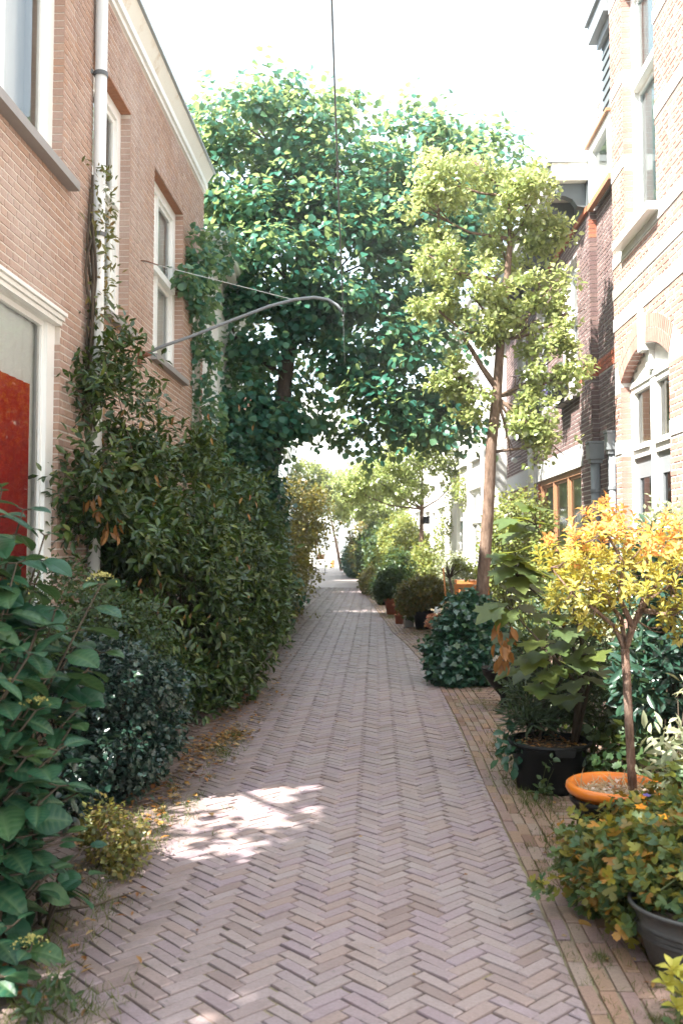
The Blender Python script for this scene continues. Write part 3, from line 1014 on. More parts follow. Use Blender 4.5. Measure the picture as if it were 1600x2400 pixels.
window(hl, XL, 1, 5.5, 7.27, 4.58, 6.88, 0.08, 0.13, sash=0.07, curtain='room', cdist=.16, room='room', dep=.4, sill=(0.10, 0.075, 'sill', 0.16), mullions=(6.25,))  # pale curtain drawn full width, also standing in for the sky's reflection
w2 = window(hl, XL, 1, 8.05, 9.32, 3.78, 6.03, 0.1, 0.12, transoms=(5.02,), curtain='curtain', sill=(0.08, 0.07, 'sill', 0.1))
w3 = window(hl, XL, 1, 10.36, 11.95, 3.75, 5.92, 0.1, 0.13, transoms=(4.86,), mullions=(11.0,), curtain='curtain', sill=(0.08, 0.07, 'sill', 0.1))
window(hl, XL, 1, 12.65, 13.2, 2.7, 5.4, 0.08, 0.09, curtain='curtain', sill=(0.08, 0.07, 'sill', 0.05))
shopw = window(hl, XL, 1, 5.4, 7.29, 0.75, 3.42, 0.04, 0.17, fwt=.06, sash=0.04, room='room', curtain='room', cdist=.012, name='shop_window', sill=(0.08, 0.07, 'stone', 0.02), dep=.6)  # pale sheet close behind the panes stands in for the glass's bright reflection
mb = MB()                                             # moulded white head over the shop window
mb.box(XL - 0.036, XL + 0.02, 5.35, 7.285, 3.36, 3.395); mb.box(XL - 0.03, XL + 0.04, 5.35, 7.29, 3.397, 3.43); mb.box(XL - 0.02, XL + 0.06, 5.35, 7.3, 3.432, 3.46)
mb.build('window_head', M['white'], hl)
mb = MB()                                             # cornice boards with gutter
mb.box(XL - 0.02, XL + 0.03, LY0, LY1, 6.743, 6.80); mb.box(XL - 0.02, XL + 0.06, LY0, LY1, 6.802, 6.88)
mb.build('cornice', M['white'], hl)
mb = MB()
n0 = mb.pts([(XL + 0.05, LY0, 6.883), (XL + 0.05, LY1, 6.883), (XL + 0.14, LY1, 7.03), (XL + 0.14, LY0, 7.03), (XL - .2, LY0, 6.883), (XL - .2, LY1, 6.883), (XL - .2, LY1, 7.03), (XL - .2, LY0, 7.03)])
for q in ((0, 1, 2, 3), (0, 4, 5, 1), (3, 2, 6, 7), (1, 5, 6, 2), (0, 3, 7, 4)): mb.face([n0 + i for i in q])
mb.build('fascia_board', M['cream'], hl)
mb = MB(); mb.box(XL + 0.06, XL + 0.17, LY0, LY1 + .02, 7.033, 7.065); mb.build('gutter', M['gutter'], hl)
mb = MB()
mb.box(XL - 7.0, XL - 1.7, LY0, LY1, 0, 6.73); mb.box(XL - 1.7, XL - .262, LY1 - .2, LY1, 0, 6.73); mb.box(XL - 1.7, XL - .262, LY0, LY0 + .2, 0, 6.73)
mb.box(XL - 1.7, XL - .262, LY0 + .2, LY1 - .2, 6.6, 6.73); mb.box(XL - 1.7, XL - .262, LY0 + .2, LY1 - .2, 0, 0.1)
mb.build('back_wall', M['mortar'], hl)
mb = MB()
n0 = mb.pts([(XL - .21, LY0, 6.9), (XL - .21, LY1, 6.9), (XL - 3.6, LY1, 8.6), (XL - 3.6, LY0, 8.6), (XL - 7.1, LY1, 6.9), (XL - 7.1, LY0, 6.9)])
for q in ((0, 1, 2, 3), (3, 2, 4, 5), (0, 3, 5), (1, 4, 2), (0, 5, 4, 1)): mb.face([n0 + i for i in q])
mb.build('roof', M['tile'], hl)

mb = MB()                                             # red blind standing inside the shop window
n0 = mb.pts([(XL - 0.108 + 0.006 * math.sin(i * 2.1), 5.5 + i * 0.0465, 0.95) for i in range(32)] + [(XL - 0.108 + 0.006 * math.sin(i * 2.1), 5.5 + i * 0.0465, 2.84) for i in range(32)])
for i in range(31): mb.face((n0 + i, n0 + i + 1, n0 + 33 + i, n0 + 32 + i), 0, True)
o = mb.build('blind', M['red_blind']); tag(o, 'deep red woven blind turning orange towards the top, behind the shop window on the left', 'blind')

gw = thing('added_low_wall', 'low brick wall added out of view on the left, kept low for the sun patch', 'wall', (XL, 2.5, 0))  # added out of view, kept low so sun can reach the path
mb = MB(); mb.box(XL - .2, XL, -1.5, LY0 - .005, 0, 1.3); mb.box(XL - .24, XL + .04, -1.5, LY0 - .005, 1.303, 1.38); mb.build('wall', M['brick_left'], gw)
added_house = thing('brick_house', 'brick house added out of view on the left to shade the near path', 'house', (XL - 2, -6, 0))  # unseen house added to keep the near path in shade
mb = MB(); mb.box(XL - 7, XL, -12, -1.6, 0, 6.8); mb.build('wall', M['brick_left'], added_house)
mb = MB(); mb.box(XL - 7.1, XL + .1, -12, -1.5, 6.803, 7.1); mb.build('roof', M['tile'], added_house)

dp = thing('drainpipe', 'white round drainpipe with iron bracket on the left brick wall', 'drainpipe', (XL + 0.07, 8.05, 0))
mb = MB(); mb.tube([(XL + 0.07, 8.05, 0.05), (XL + 0.07, 8.05, 3.2), (XL + 0.07, 8.05, 6.86)], 0.054, 14); mb.build('pipe', M['pipe_white'], dp)
for z in (5.80, 4.35):
    mb = MB(); mb.lathe([(0.056, -.018), (0.064, -.018), (0.064, .018), (0.056, .018)], (XL + 0.07, 8.05, z), 16, 0, smooth=False); mb.bar((XL + 0.01, 8.0, z), (XL - 0.03, 7.93, z), 0.02, 0.03); mb.build('bracket', M['wire'], dp)

# ---------------------------------------------------------------- pale brick house on the right
XR = 2.87
hr = thing('brick_house', 'sunlit orange brick house with white stone bands and arched double door on the right', 'house', (XR, 7.0, 0))
RY0, RY1, RZ1 = 1.0, 11.28, 10.2
AC, AH, ASP, ACR = 10.12, 0.90, 3.50, 3.77            # arch: centre, half span, springing, crown
rise = ACR - ASP; AR = (AH * AH + rise * rise) / (2 * rise); AZ = ACR - AR
bands = [(2.68, 2.83), (4.16, 4.31), (4.55, 4.67), (4.92, 5.05), (5.98, 6.12), (6.98, 7.12), (8.1, 8.24)]
holesR = [(AC - AH, AC + AH, 0.12, 4.10), (9.52, 10.72, 5.10, 8.0), (6.4, 7.9, 5.10, 8.0), (6.1, 7.8, 0.9, 3.4)]
mb = MB(); grid_wall(mb, XR, -1, RY0, RY1, 0, RZ1, holesR, 0.26)
for i in range(18):
    ya = AC - AH + 2 * AH * i / 18; yb = AC - AH + 2 * AH * (i + 1) / 18
    zc = AZ + math.sqrt(AR * AR - min(abs(ya - AC), abs(yb - AC)) ** 2)
    mb.box(XR, XR + 0.26, ya, yb, zc, 4.10)
wallr = mb.build('wall', M['mortar_white'], hr)
bh = [(RY0 - 1, RY1 + 1, a, b) for a, b in bands] + [(AC - AH, AC + AH, 0.12, 3.5), (AC - 0.09, AC + 0.09, 3.7, 4.16)] + holesR[1:]


def visR(y, z):
    if not in_view(XR, y, z, 0) or z < 2.0: return -1
    return 1 / y


wall_bricks(wallr, XR, -1, 4.0, RY1, 0.03, RZ1, bh, M['brick_pale'], visR, arch=(AC, AZ, AR + 0.30, 3.42))
mb = MB()
jamb_bricks(mb, XR, -1, AC + AH, 1, 0.15, 3.48, 0.12, skip=[(2.66, 2.85)]); jamb_bricks(mb, XR, -1, 10.72, 1, 5.12, 8.0, 0.12, skip=[(5.96, 6.13), (6.96, 7.13)])
mb.build('reveal_bricks', M['brick_pale'], wallr, 'stuff')
amax = math.asin(AH / AR)
nv = 34
for i in range(nv):                                   # voussoirs of the arch
    a = -amax + (i + 0.5) * 2 * amax / nv
    if abs(a) * AR < 0.10: continue
    for (ra, rb) in ((AR + .003, AR + 0.145), (AR + 0.155, AR + 0.295)):
        hw = amax / nv * AR - 0.004
        P = []
        for xx in (XR - 0.008, XR + 0.11):
            for rr, sg in ((ra, -1), (ra, 1), (rb, 1), (rb, -1)):
                P.append((xx, AC + rr * math.sin(a) + sg * hw * math.cos(a), AZ + rr * math.cos(a) - sg * hw * math.sin(a)))
        b = MB(); n0 = b.pts(P)
        for q in ((0, 1, 2, 3), (0, 4, 5, 1), (1, 5, 6, 2), (2, 6, 7, 3), (3, 7, 4, 0)): b.face([n0 + t for t in q])
        b.build('brick', M['brick_pale'], wallr)
mb = MB()
for a, b in bands:
    segs = [(RY0, RY1)]
    for h in holesR[1:] + [(AC - AH, AC + AH, 0.12, 3.5)]:
        nv2 = []
        for p, q in segs:
            if h[2] < (a + b) / 2 < h[3] and h[1] > p and h[0] < q:
                if h[0] > p: nv2.append((p, h[0]))
                if h[1] < q: nv2.append((h[1], q))
            else: nv2.append((p, q))
        segs = nv2
    for p, q in segs:
        y = p
        while y < q - 0.01:
            y2 = min(q, y + 0.62 + random.uniform(-.05, .05))
            if q - y2 < .2: y2 = q
            mb = MB(); mb.box(XR - 0.012 - random.random() * .003, XR + 0.1, y + .002, y2 - .002, a, b); mb.build('band_stone', M['stone'], wallr); y = y2
mb = MB(); mb.box(XR - 0.03, XR + 0.14, AC - 0.08, AC + 0.08, 3.70, 4.155); mb.build('keystone', M['stone'], wallr)
window(hr, XR, -1, 9.52, 10.72, 5.10, 7.98, 0.1, 0.12, transoms=(6.82,), curtain='curtain', glass='glass_up', sill=(0.13, 0.09, 'white', 0.1))
window(hr, XR, -1, 6.4, 7.9, 5.10, 7.98, 0.1, 0.12, transoms=(6.82,), glass='glass_up', sill=(0.13, 0.09, 'white', 0.1), curtain='curtain')
window(hr, XR, -1, 6.1, 7.8, 0.9, 3.38, 0.1, 0.12, transoms=(2.6,), sill=(0.13, 0.09, 'white', 0.1), curtain='curtain')
# double door under the arch
drr = MB()
X0, X1 = XR + 0.11, XR + 0.19
D0, D1 = AC - AH, AC + AH
drr.box(X0, X1, D1 - 0.13, D1, 0.12, 3.42); drr.box(X0, X1, D0, D0 + 0.13, 0.12, 3.42)
drr.box(X0 - .01, X1, AC - 0.09, AC + 0.09, 0.12, 3.42)
for a, b in ((D0 + .13, AC - .09), (AC + .09, D1 - .13)):
    drr.box(X0 - 0.02, X1, a, b, 2.60, 2.68); drr.box(X0 - 0.05, X1, a, b, 2.683, 2.74)
    drr.box(X0, X1, a, b, 3.36, 3.42)
drr.box(X0 - .02, X1, D0, D1, 3.423, 3.48)
for i in range(12):                                   # boarded head following the arch
    ya, yb = D0 + 2 * AH * i / 12, D0 + 2 * AH * (i + 1) / 12
    zc = AZ + math.sqrt(max(0, AR * AR - max(abs(ya - AC), abs(yb - AC)) ** 2)) - .004
    if zc > 3.49: drr.box(X0, X1, ya, yb, 3.483, zc)
drr.box(X0 - .06, X0 - .001, AC - .06, AC + .06, 3.5, 3.74)
frame = drr.build('door_frame', M['white'], hr)
for a, b in ((D0 + .13, AC - .09), (AC + .09, D1 - .13)):
    g = MB(); xx = X0 + .05
    g.face([g.pts([(xx, a, 2.74), (xx, b, 2.74), (xx, b, 3.36), (xx, a, 3.36)]) + t for t in (3, 2, 1, 0)]); g.build('pane', M['glass_up'], frame)
    g = MB(); xx = X0 + .085
    g.box(xx, xx + .02, a, b, 2.70, 3.36); g.build('blind', M['tan_blind'], frame)
    d = MB()
    x0, x1 = X0 + .02, X0 + .065
    d.box(x0, x1, a + .003, a + .13, .14, 2.597); d.box(x0, x1, b - .13, b - .003, .14, 2.597)
    d.box(x0, x1, a + .13, b - .13, 2.37, 2.597); d.box(x0, x1, a + .13, b - .13, 1.25, 1.42); d.box(x0, x1, a + .13, b - .13, .14, .34)
    d.box(x0 + .02, x1, a + .13, b - .13, .34, 1.25)
    dd = d.build('door', M['grey_metal'], hr)
    g = MB(); xx = x0 + .022
    g.face([g.pts([(xx, a + .13, 1.42), (xx, b - .13, 1.42), (xx, b - .13, 2.37), (xx, a + .13, 2.37)]) + t for t in (3, 2, 1, 0)]); g.build('pane', M['glass'], dd)
    g = MB(); g.box(x0 + .3, x0 + .32, a, b, .14, 2.6); g.build('hall', M['dark'], dd)
mb = MB()
mb.box(XR + 1.7, XR + 8, RY0, RY1, 0, RZ1); mb.box(XR + .262, XR + 1.7, RY1 - .25, RY1, 0, RZ1); mb.box(XR + .262, XR + 1.7, RY0, RY0 + .2, 0, RZ1); mb.box(XR + .262, XR + 1.7, RY0 + .2, RY1 - .25, RZ1 - .2, RZ1)
mb.build('back_wall', M['mortar'], hr)
mb = MB(); mb.box(XR - .3, XR + 8.1, RY0 - .1, RY1 + .02, RZ1 + .003, RZ1 + .25); mb.build('roof', M['slate'], hr)

# ---------------------------------------------------------------- dark brick house behind it
hd = thing('brick_house', 'dark purple-brown brick house with bracketed eaves and white lintels on the right', 'house', (XR, 16.0, 0))
DY0, DY1, DZ1 = 12.48, 20.6, 6.15
XE = XR + 0.09                                        # set-back strip beside the corner
hD = [(13.2, 16.65, 0.9, 2.70), (17.75, 20.4, 0.9, 2.70), (13.3, 14.35, 3.78, 5.75), (15.6, 16.65, 3.78, 5.75), (17.9, 18.95, 3.78, 5.75)]
mb = MB(); grid_wall(mb, XR, -1, DY0, DY1, 0, DZ1, hD, 0.26)
mb.box(XE, XE + .25, RY1 + .002, DY0 - .002, 0, 6.1)
walld = mb.build('wall', plain('grey_mortar', (0.48, 0.44, 0.41), 0.95, 0.15, 12), hd)
bhD = hD + [(13.06, 20.55, 2.70, 3.0), (RY0, DY1, 3.86, 4.06)]


def visD(y, z):
    if not in_view(XR, y, z, 0) or z < 1.9 or y > 16.5: return -1
    return 1 / y


wall_bricks(walld, XR, -1, DY0, DY1, 0.03, DZ1, bhD, M['brick_dark'], visD, nparts=240)
wall_bricks(walld, XE, -1, RY1 + .01, DY0 - .005, 0.03, 6.1, [(RY0, DY1, 3.86, 4.06)], M['brick_dark'], lambda y, z: 1 / y if 1.9 < z < 5.5 else -1, nparts=60, rest='set_back_bricks')
o = [c for c in walld.children if c.name.startswith('brickwork')]
mb = MB()
r = 0
while 0.03 + (r + 1) * .0625 < DZ1:                   # corner headers of the return, facing the street's near end
    za, zb = .03 + r * .0625 + .005, .03 + (r + 1) * .0625 - .005
    special = 3.86 < (za + zb) / 2 < 4.06 or 5.7 < (za + zb) / 2 < 5.95
    mb.box(XR - .006, XE - .002, DY0 - .006, DY0 + .05, za, zb, 1 if special else 0); r += 1
for zq in (3.86, 3.925, 3.99):
    y = DY0
    while y < 13.28:
        mb.box(XR - .008, XR + .02, y + .004, min(13.28, y + .21), zq + .004, zq + .058, 1); y += .215
    y = RY1 + .01
    while y < DY0 - .05:
        mb.box(XE - .008, XE + .02, y + .004, min(DY0 - .01, y + .21), zq + .004, zq + .058, 1); y += .215
mb.build('corner_bricks', [M['brick_dark'], M['brick_orange']], walld, 'stuff')
mb = MB()
for a, b in ((13.06, 16.8), (17.6, 20.55)):
    mb = MB(); mb.box(XR - .02, XR + .2, a, b, 2.703, 2.998); mb.build('lintel', M['stone'], walld)
mb = MB(); mb.box(XR - .012, XR + .1, 16.8, 17.6, 2.703, 2.998); mb.build('plaster_band', M['render'], walld)
mb = MB(); jamb_bricks(mb, XR, -1, 16.65, 1, .92, 2.7, .03); mb.build('reveal_bricks', M['brick_orange'], walld, 'stuff')
window(hd, XR, -1, 13.2, 16.65, .9, 2.70, .03, .08, frame='wood_frame', mullions=(14.3, 15.45), glass='glass_up', curtain='curtain', sill=(.08, .06, 'stone', .05), cdist=.05, label='wide brown framed window of three panes with white blinds')
window(hd, XR, -1, 17.75, 20.4, .9, 2.70, .03, .08, frame='wood_frame', mullions=(18.6, 19.5), glass='glass_up', curtain='curtain', sill=(.08, .06, 'stone', .05), cdist=.05)
for a in (13.3, 15.6, 17.9): window(hd, XR, -1, a, a + 1.05, 3.78, 5.75, .1, .1, transoms=(5.0,), glass='glass_up', curtain='curtain', sill=(.12, .08, 'sill', .12))
mb = MB()                                             # eaves board and moulding
mb.box(XR - .46, XR + .1, DY0 - .03, DY1, 6.50, 6.56); mb.box(XR - .50, XR + .1, DY0 - .03, DY1, 6.562, 6.74)
mb.build('eaves', M['cream'], hd)
mb = MB(); mb.box(XR - .56, XR + .3, DY0 - .05, DY1, 6.743, 6.83); mb.build('gutter', M['gutter'], hd)
mb = MB(); mb.box(XR - .03, XR + .1, DY0, DY1, DZ1 + .003, 6.498); mb.build('frieze', M['slate'], hd)
mb = MB(); mb.box(XR - .045, XR + .03, DY0, DY1, 6.08, 6.15); mb.build('string_course', M['terra'], hd)
y = DY0 + .1
while y < DY1:                                        # scrolled brackets
    b = MB()
    prof = [(XR - .032, 6.17), (XR - .14, 6.19), (XR - .20, 6.28), (XR - .30, 6.33), (XR - .40, 6.34), (XR - .44, 6.40), (XR - .44, 6.498), (XR - .032, 6.498)]
    n0 = b.pts([(p[0], y, p[1]) for p in prof] + [(p[0], y + .14, p[1]) for p in prof]); k = len(prof)
    b.face([n0 + i for i in range(k)]); b.face([n0 + k + i for i in range(k)][::-1])
    for i in range(k): b.face((n0 + i, n0 + k + i, n0 + k + (i + 1) % k, n0 + (i + 1) % k))
    b.build('bracket', M['slate'], hd); y += 0.72
# glazed white box and boarded gable over the set-back strip
mb = MB()
xq = XR - .02
mb.box(xq, xq + .3, 11.30, 12.42, 6.14, 6.26); mb.box(xq, xq + .3, 11.30, 12.42, 6.78, 6.90)
mb.box(xq, xq + .3, 11.30, 11.42, 6.26, 6.78); mb.box(xq, xq + .3, 12.22, 12.42, 6.26, 6.78)
gb = mb.build('window', M['white'], hd); gb['label'] = 'small white framed window high above the set-back strip'
g = MB(); g.face([g.pts([(xq + .05, 11.42, 6.26), (xq + .05, 12.22, 6.26), (xq + .05, 12.22, 6.78), (xq + .05, 11.42, 6.78)]) + t for t in (3, 2, 1, 0)]); g.build('pane', M['glass'], gb)
g = MB(); g.box(xq + .2, xq + .22, 11.42, 12.22, 6.26, 6.78); g.build('curtain', M['room'], gb)
g = MB(); g.box(xq - .04, xq + .35, 11.28, 12.46, 6.903, 6.94); g.build('cap', M['wood_frame'], gb)
g = MB(); g.box(xq - .02, xq + .05, 11.29, 12.45, 6.06, 6.137); g.build('sill', M['wood_frame'], gb)
for k in range(9):
    b = MB(); z = 6.95 + k * .135
    n0 = b.pts([(XE - .02, 11.3, z), (XE - .02, 12.0, z), (XE, 12.0, z + .137), (XE, 11.3, z + .137), (XE + .1, 11.3, z), (XE + .1, 12.0, z), (XE + .1, 12.0, z + .137), (XE + .1, 11.3, z + .137)])
    for q in ((0, 3, 2, 1), (0, 4, 7, 3), (1, 2, 6, 5), (0, 1, 5, 4), (3, 7, 6, 2)): b.face([n0 + i for i in q])
    b.build('plank', M['slate'], hd)
mb = MB(); mb.box(XE - .16, XE + .3, 11.3, 12.12, 8.17, 8.42); mb.box(XE - .2, XE + .34, 11.3, 12.16, 8.423, 8.46); mb.box(XE - .07, XE - .022, 11.3, 12.02, 8.05, 8.167); mb.build('gable_cornice', M['grey_metal'], hd)
mb = MB(); mb.box(XE + .12, XE + 1.5, RY1 + .03, 12.0, 6.95, 8.4); mb.box(XR + 1.7, XR + 8, DY0, DY1, 0, 6.5); mb.box(XR + .262, XR + 1.7, DY1 - .25, DY1, 0, 6.5); mb.box(XR + .262, XR + 1.7, RY1 + .01, DY0 + .2, 0, 6.12); mb.box(XR + .262, XR + 1.7, DY0 + .2, DY1 - .25, 6.15, 6.4)
mb.build('back_wall', M['mortar'], hd)
mb = MB(); mb.box(XR + .31, XR + 8, DY0, DY1, 6.75, 6.86); mb.build('roof', M['slate'], hd)
rl = thing('railing', 'white roof terrace railing above the bracketed eaves on the right', 'railing', (XR + .12, 12.5, 6.83))
mb = MB(); mb.tube([(XR + .12, 12.3, 7.5), (XR + .12, 17.2, 7.5)], .022, 6); mb.tube([(XR + .12, 12.3, 7.36), (XR + .12, 17.2, 7.36)], .014, 6); mb.build('rail', M['white'], rl)
for y in (12.45, 13.4, 14.6, 15.8, 17.0):
    mb = MB(); mb.box(XR + .10, XR + .14, y, y + .04, 6.835, 7.5); mb.build('post', M['white'], rl)
ch = thing('chimney_pot', 'terracotta chimney pot with flat cap rising behind the white railing', 'chimney pot', (3.3, 15.6, 6.86))
mb = MB(); mb.lathe([(.13, 0), (.12, .9), (.15, .95), (.12, 1.0), (.10, 1.1)], (3.3, 15.6, 6.86), 14); mb.build('pot', M['terra'], ch)
mb = MB(); mb.lathe([(.0, 1.28), (.16, 1.22), (.17, 1.18), (.0, 1.16)], (3.3, 15.6, 6.86), 14); mb.tube([(3.22, 15.6, 7.95), (3.22, 15.6, 8.06)], .02, 5); mb.tube([(3.38, 15.6, 7.95), (3.38, 15.6, 8.06)], .02, 5); mb.build('cap', M['terra'], ch)

for (x, y, zt, rr, lab) in ((2.80, 12.06, 2.92, .06, 'thick grey drainpipe with square hopper head on the dark brick corner'), (2.86, 11.42, 2.98, .05, 'thin grey drainpipe with small hopper head beside the stone banded house')):
    t = thing('drainpipe', lab, 'drainpipe', (x, y, 0), 'grey drainpipes between the brick houses')
    b = MB(); b.tube([(x, y, .02), (x, y, zt - .26)], rr, 14); b.build('pipe', M['grey_metal'], t)
    b = MB(); h = rr * 1.55
    b.box(x - h, x + h, y - h, y + h, zt - .22, zt - .02); b.box(x - h * 1.12, x + h * 1.12, y - h * 1.12, y + h * 1.12, zt - .018, zt + .01); b.box(x - h * .8, x + h * .8, y - h * .8, y + h * .8, zt - .27, zt - .222)
    b.build('hopper', M['grey_metal'], t)
    for z in (1.2, 2.3):
        b = MB(); b.lathe([(rr + .002, -.02), (rr + .01, -.02), (rr + .01, .02), (rr + .002, .02)], (x, y, z), 14, smooth=False); b.build('bracket', M['grey_metal'], t)


# ---------------------------------------------------------------- rows of houses further down
def far_house(x, y, length, height, depth, s, rot, mat, label, wins, door=None, roofmat='slate', cap=True, base=None):
    """s=-1: facade looks left (right row); s=+1: facade looks right (left row). Built in the house's own frame."""
    t = thing('row_house', label, 'house', (x, y, 0), None, rot)
    holes = [w_[:4] for w_ in wins] + ([door] if door else [])
    b = MB(); grid_wall(b, 0, s, 0, length, 0, height, holes, .25)
    wl = b.build('wall', mat, t)
    b = MB()
    b.box(-s * 1.3, -s * depth, 0, length, 0, height); b.box(-s * .252, -s * 1.3, 0, .2, 0, height); b.box(-s * .252, -s * 1.3, length - .2, length, 0, height); b.box(-s * .252, -s * 1.3, .2, length - .2, height - .2, height)
    b.build('back_wall', mat, t)
    for w_ in wins: window(t, 0, s, *w_[:4], .08, .08, transoms=((w_[2] + (w_[3] - w_[2]) * .62),), mullions=(((w_[0] + w_[1]) / 2,) if w_[1] - w_[0] > 1.3 else ()), glass='glass_up', curtain='curtain', sill=(.1, .07, 'stone', .08), dep=.6, frame=w_[4] if len(w_) > 4 else 'white')
    if door:
        b = MB(); a, c, z0, z1 = door
        X = lambda q: s * q
        b.box(X(-.16), X(-.08), a, a + .1, z0, z1); b.box(X(-.16), X(-.08), c - .1, c, z0, z1); b.box(X(-.16), X(-.08), a + .1, c - .1, z1 - .1, z1); b.box(X(-.16), X(-.07), a + .1, c - .1, z1 - .55, z1 - .47)
        f = b.build('door_frame', M['white'], t)
        b = MB(); b.box(X(-.155), X(-.10), a + .1, c - .1, z0, z1 - .55); b.box(X(-.10), X(-.09), a + .22, c - .22, .25, .95)
        d = b.build('door', M['dark_green'], t)
        b = MB(); b.face([b.pts([(X(-.095), a + .22, 1.15), (X(-.095), c - .22, 1.15), (X(-.095), c - .22, z1 - .75), (X(-.095), a + .22, z1 - .75)]) + k for k in range(4)]); b.build('pane', M['glass'], d)
        b = MB(); b.face([b.pts([(X(-.12), a + .1, z1 - .47), (X(-.12), c - .1, z1 - .47), (X(-.12), c - .1, z1 - .1), (X(-.12), a + .1, z1 - .1)]) + k for k in range(4)]); b.build('pane', M['glass'], f)
        b = MB(); b.box(X(-.3), X(-.28), a, c, 0, z1); b.build('hall', M['dark'], f)
    if cap:
        b = MB(); b.box(X0c(s, .25), X0c(s, -.2), -.02, length + .02, height + .003, height + .12); b.box(X0c(s, .32), X0c(s, -.2), -.03, length + .03, height + .123, height + .22); b.build('cornice', M['white'], t)
    b = MB(); n0 = b.pts([(X0c(s, .1), 0, height + .1), (X0c(s, .1), length, height + .1), (X0c(s, -depth / 2), length, height + 1.9), (X0c(s, -depth / 2), 0, height + 1.9), (X0c(s, -depth), length, height + .1), (X0c(s, -depth), 0, height + .1)])
    for q in ((0, 1, 2, 3), (3, 2, 4, 5), (0, 3, 5), (1, 4, 2)): b.face([n0 + i for i in q])
    b.build('roof', M[roofmat], t)
    return t


def X0c(s, q): return s * q


def row_at(y, x0): return x0 + float(bend(y))


rotR = math.atan(0.052)
far_house(row_at(20.7, 3.0), 20.7, 6.3, 6.9, 7, -1, rotR, M['render'], 'white rendered house with glazed dark green door beyond the dark brick house', [(.6, 1.7, 3.6, 5.6), (2.6, 3.7, 3.6, 5.6), (4.6, 5.7, 3.6, 5.6), (.5, 2.4, .9, 2.9)], (3.3, 4.5, .02, 2.75))
far_house(row_at(27.1, 3.0), 27.1, 7.2, 6.4, 7, -1, rotR, M['render'], 'second white house down the right side, lower than its neighbour', [(.6, 1.6, 3.5, 5.3), (3.0, 4.0, 3.5, 5.3), (5.4, 6.4, 3.5, 5.3), (.6, 2.6, .9, 2.7), (4.6, 6.4, .9, 2.7)], (3.0, 4.0, .02, 2.6))
far_house(row_at(34.4, 3.0), 34.4, 10, 7.2, 7, -1, rotR, M['render'], 'tall white house far down the right side behind the small trees', [(1, 2, 3.8, 5.8), (4, 5, 3.8, 5.8), (7, 8, 3.8, 5.8), (1, 3, .9, 2.8), (6, 8, .9, 2.8)], (4.2, 5.2, .02, 2.7))
far_house(row_at(44.5, 3.0), 44.5, 12, 6.5, 7, -1, rotR, M['brick_pale_flat'] if 'brick_pale_flat' in M else M['render'], 'last white house on the right before the end of the street', [(1, 2, 3.6, 5.4), (4, 5, 3.6, 5.4), (8, 9, 3.6, 5.4), (1, 3, .9, 2.8), (8, 10, .9, 2.8)], (5, 6, .02, 2.7))
far_house(-2.52, 13.5, 5.6, 6.0, 7, 1, rotR * .6, M['render'], 'white rendered house half hidden behind the linden tree on the left', [(.7, 1.6, 3.3, 5.2), (3.6, 4.6, 3.3, 5.2)], None, 'tile')
M['far_brick'] = plain('far_red_brick', (0.34, 0.15, 0.09), 0.9, 0.2, 8)
far_house(row_at(21.0, -2.6), 21.0, 6.6, 6.2, 7, 1, rotR, M['far_brick'], 'orange-red brick house glimpsed between the linden and the far shrubs', [(1, 2, 3.4, 5.2), (4, 5, 3.4, 5.2), (1, 3, .9, 2.7)], (4.2, 5.2, .02, 2.6), 'tile')
far_house(row_at(29.6, -2.7), 29.6, 7.4, 6.4, 7, 1, rotR, M['far_brick'], 'far brick house on the left behind the orange tinted shrubs', [(1, 2, 3.4, 5.2), (5, 6, 3.4, 5.2)], None, 'tile')
far_house(row_at(39.0, -2.7), 39.0, 16, 6.4, 7, 1, rotR, M['render'], 'last pale house on the left at the end of the street', [(1, 2, 3.4, 5.2), (5, 6, 3.4, 5.2), (9, 10, 3.4, 5.2)], None, 'tile')

# pale building closing the street, tower behind it
eb = thing('building', 'pale building with tall white pilasters closing the far end of the street', 'building', (-3, 64, 0))
b = MB(); b.box(-16, 8, 64, 72, 0, 5.8); b.build('wall', M['render'], eb)
for i in range(9):
    b = MB(); x = -9 + i * 1.5; b.box(x, x + .35, 63.85, 63.997, 0.4, 5.4); b.build('pilaster', M['white'], eb)
    if i < 8:
        q = MB(); q.box(x + .5, x + 1.35, 63.95, 63.998, 1.0, 3.0); q.box(x + .5, x + 1.35, 63.95, 63.998, 3.5, 5.0); q.build('window', M['far_pane'], eb)
b = MB(); b.box(-16.2, 8.2, 63.6, 72.2, 5.803, 6.1); b.build('cornice', M['white'], eb)
kerb = MB(); kerb.box(-20, 12, 58.0, 58.2, -.03, .08); o = kerb.build('kerb', M['white']); tag(o, 'pale kerb across the far end of the path', kind='structure')
rd = sheet('cross_street', -30, 20, 58.2, 63.7, -.006, plain('far_pale_asphalt', (.22, .22, .21), .8, .1, 2))
tw = thing('church', 'pale grey church gable and slender spire far beyond the end of the street', 'church', (-7, 100, 0))
b = MB(); b.box(-10.5, -3.5, 100, 112, 0, 14)
n0 = b.pts([(-10.5, 100, 14), (-3.5, 100, 14), (-7, 100, 18), (-10.5, 112, 14), (-3.5, 112, 14), (-7, 112, 18)])
for q in ((0, 1, 2), (3, 5, 4), (0, 2, 5, 3), (1, 4, 5, 2)): b.face([n0 + i for i in q])
b.build('nave', M['stone'], tw)
for i in range(3):
    q = MB(); x = -9.6 + i * 2.1; q.box(x, x + 1.0, 99.93, 99.997, 6, 11.5); q.build('window', M['far_pane'], tw)
b = MB(); b.lathe([(.8, 0), (.8, 13), (1.0, 13.2), (.05, 18)], (-4.2, 99.0, 0), 8, smooth=False); b.build('spire', M['stone'], tw)
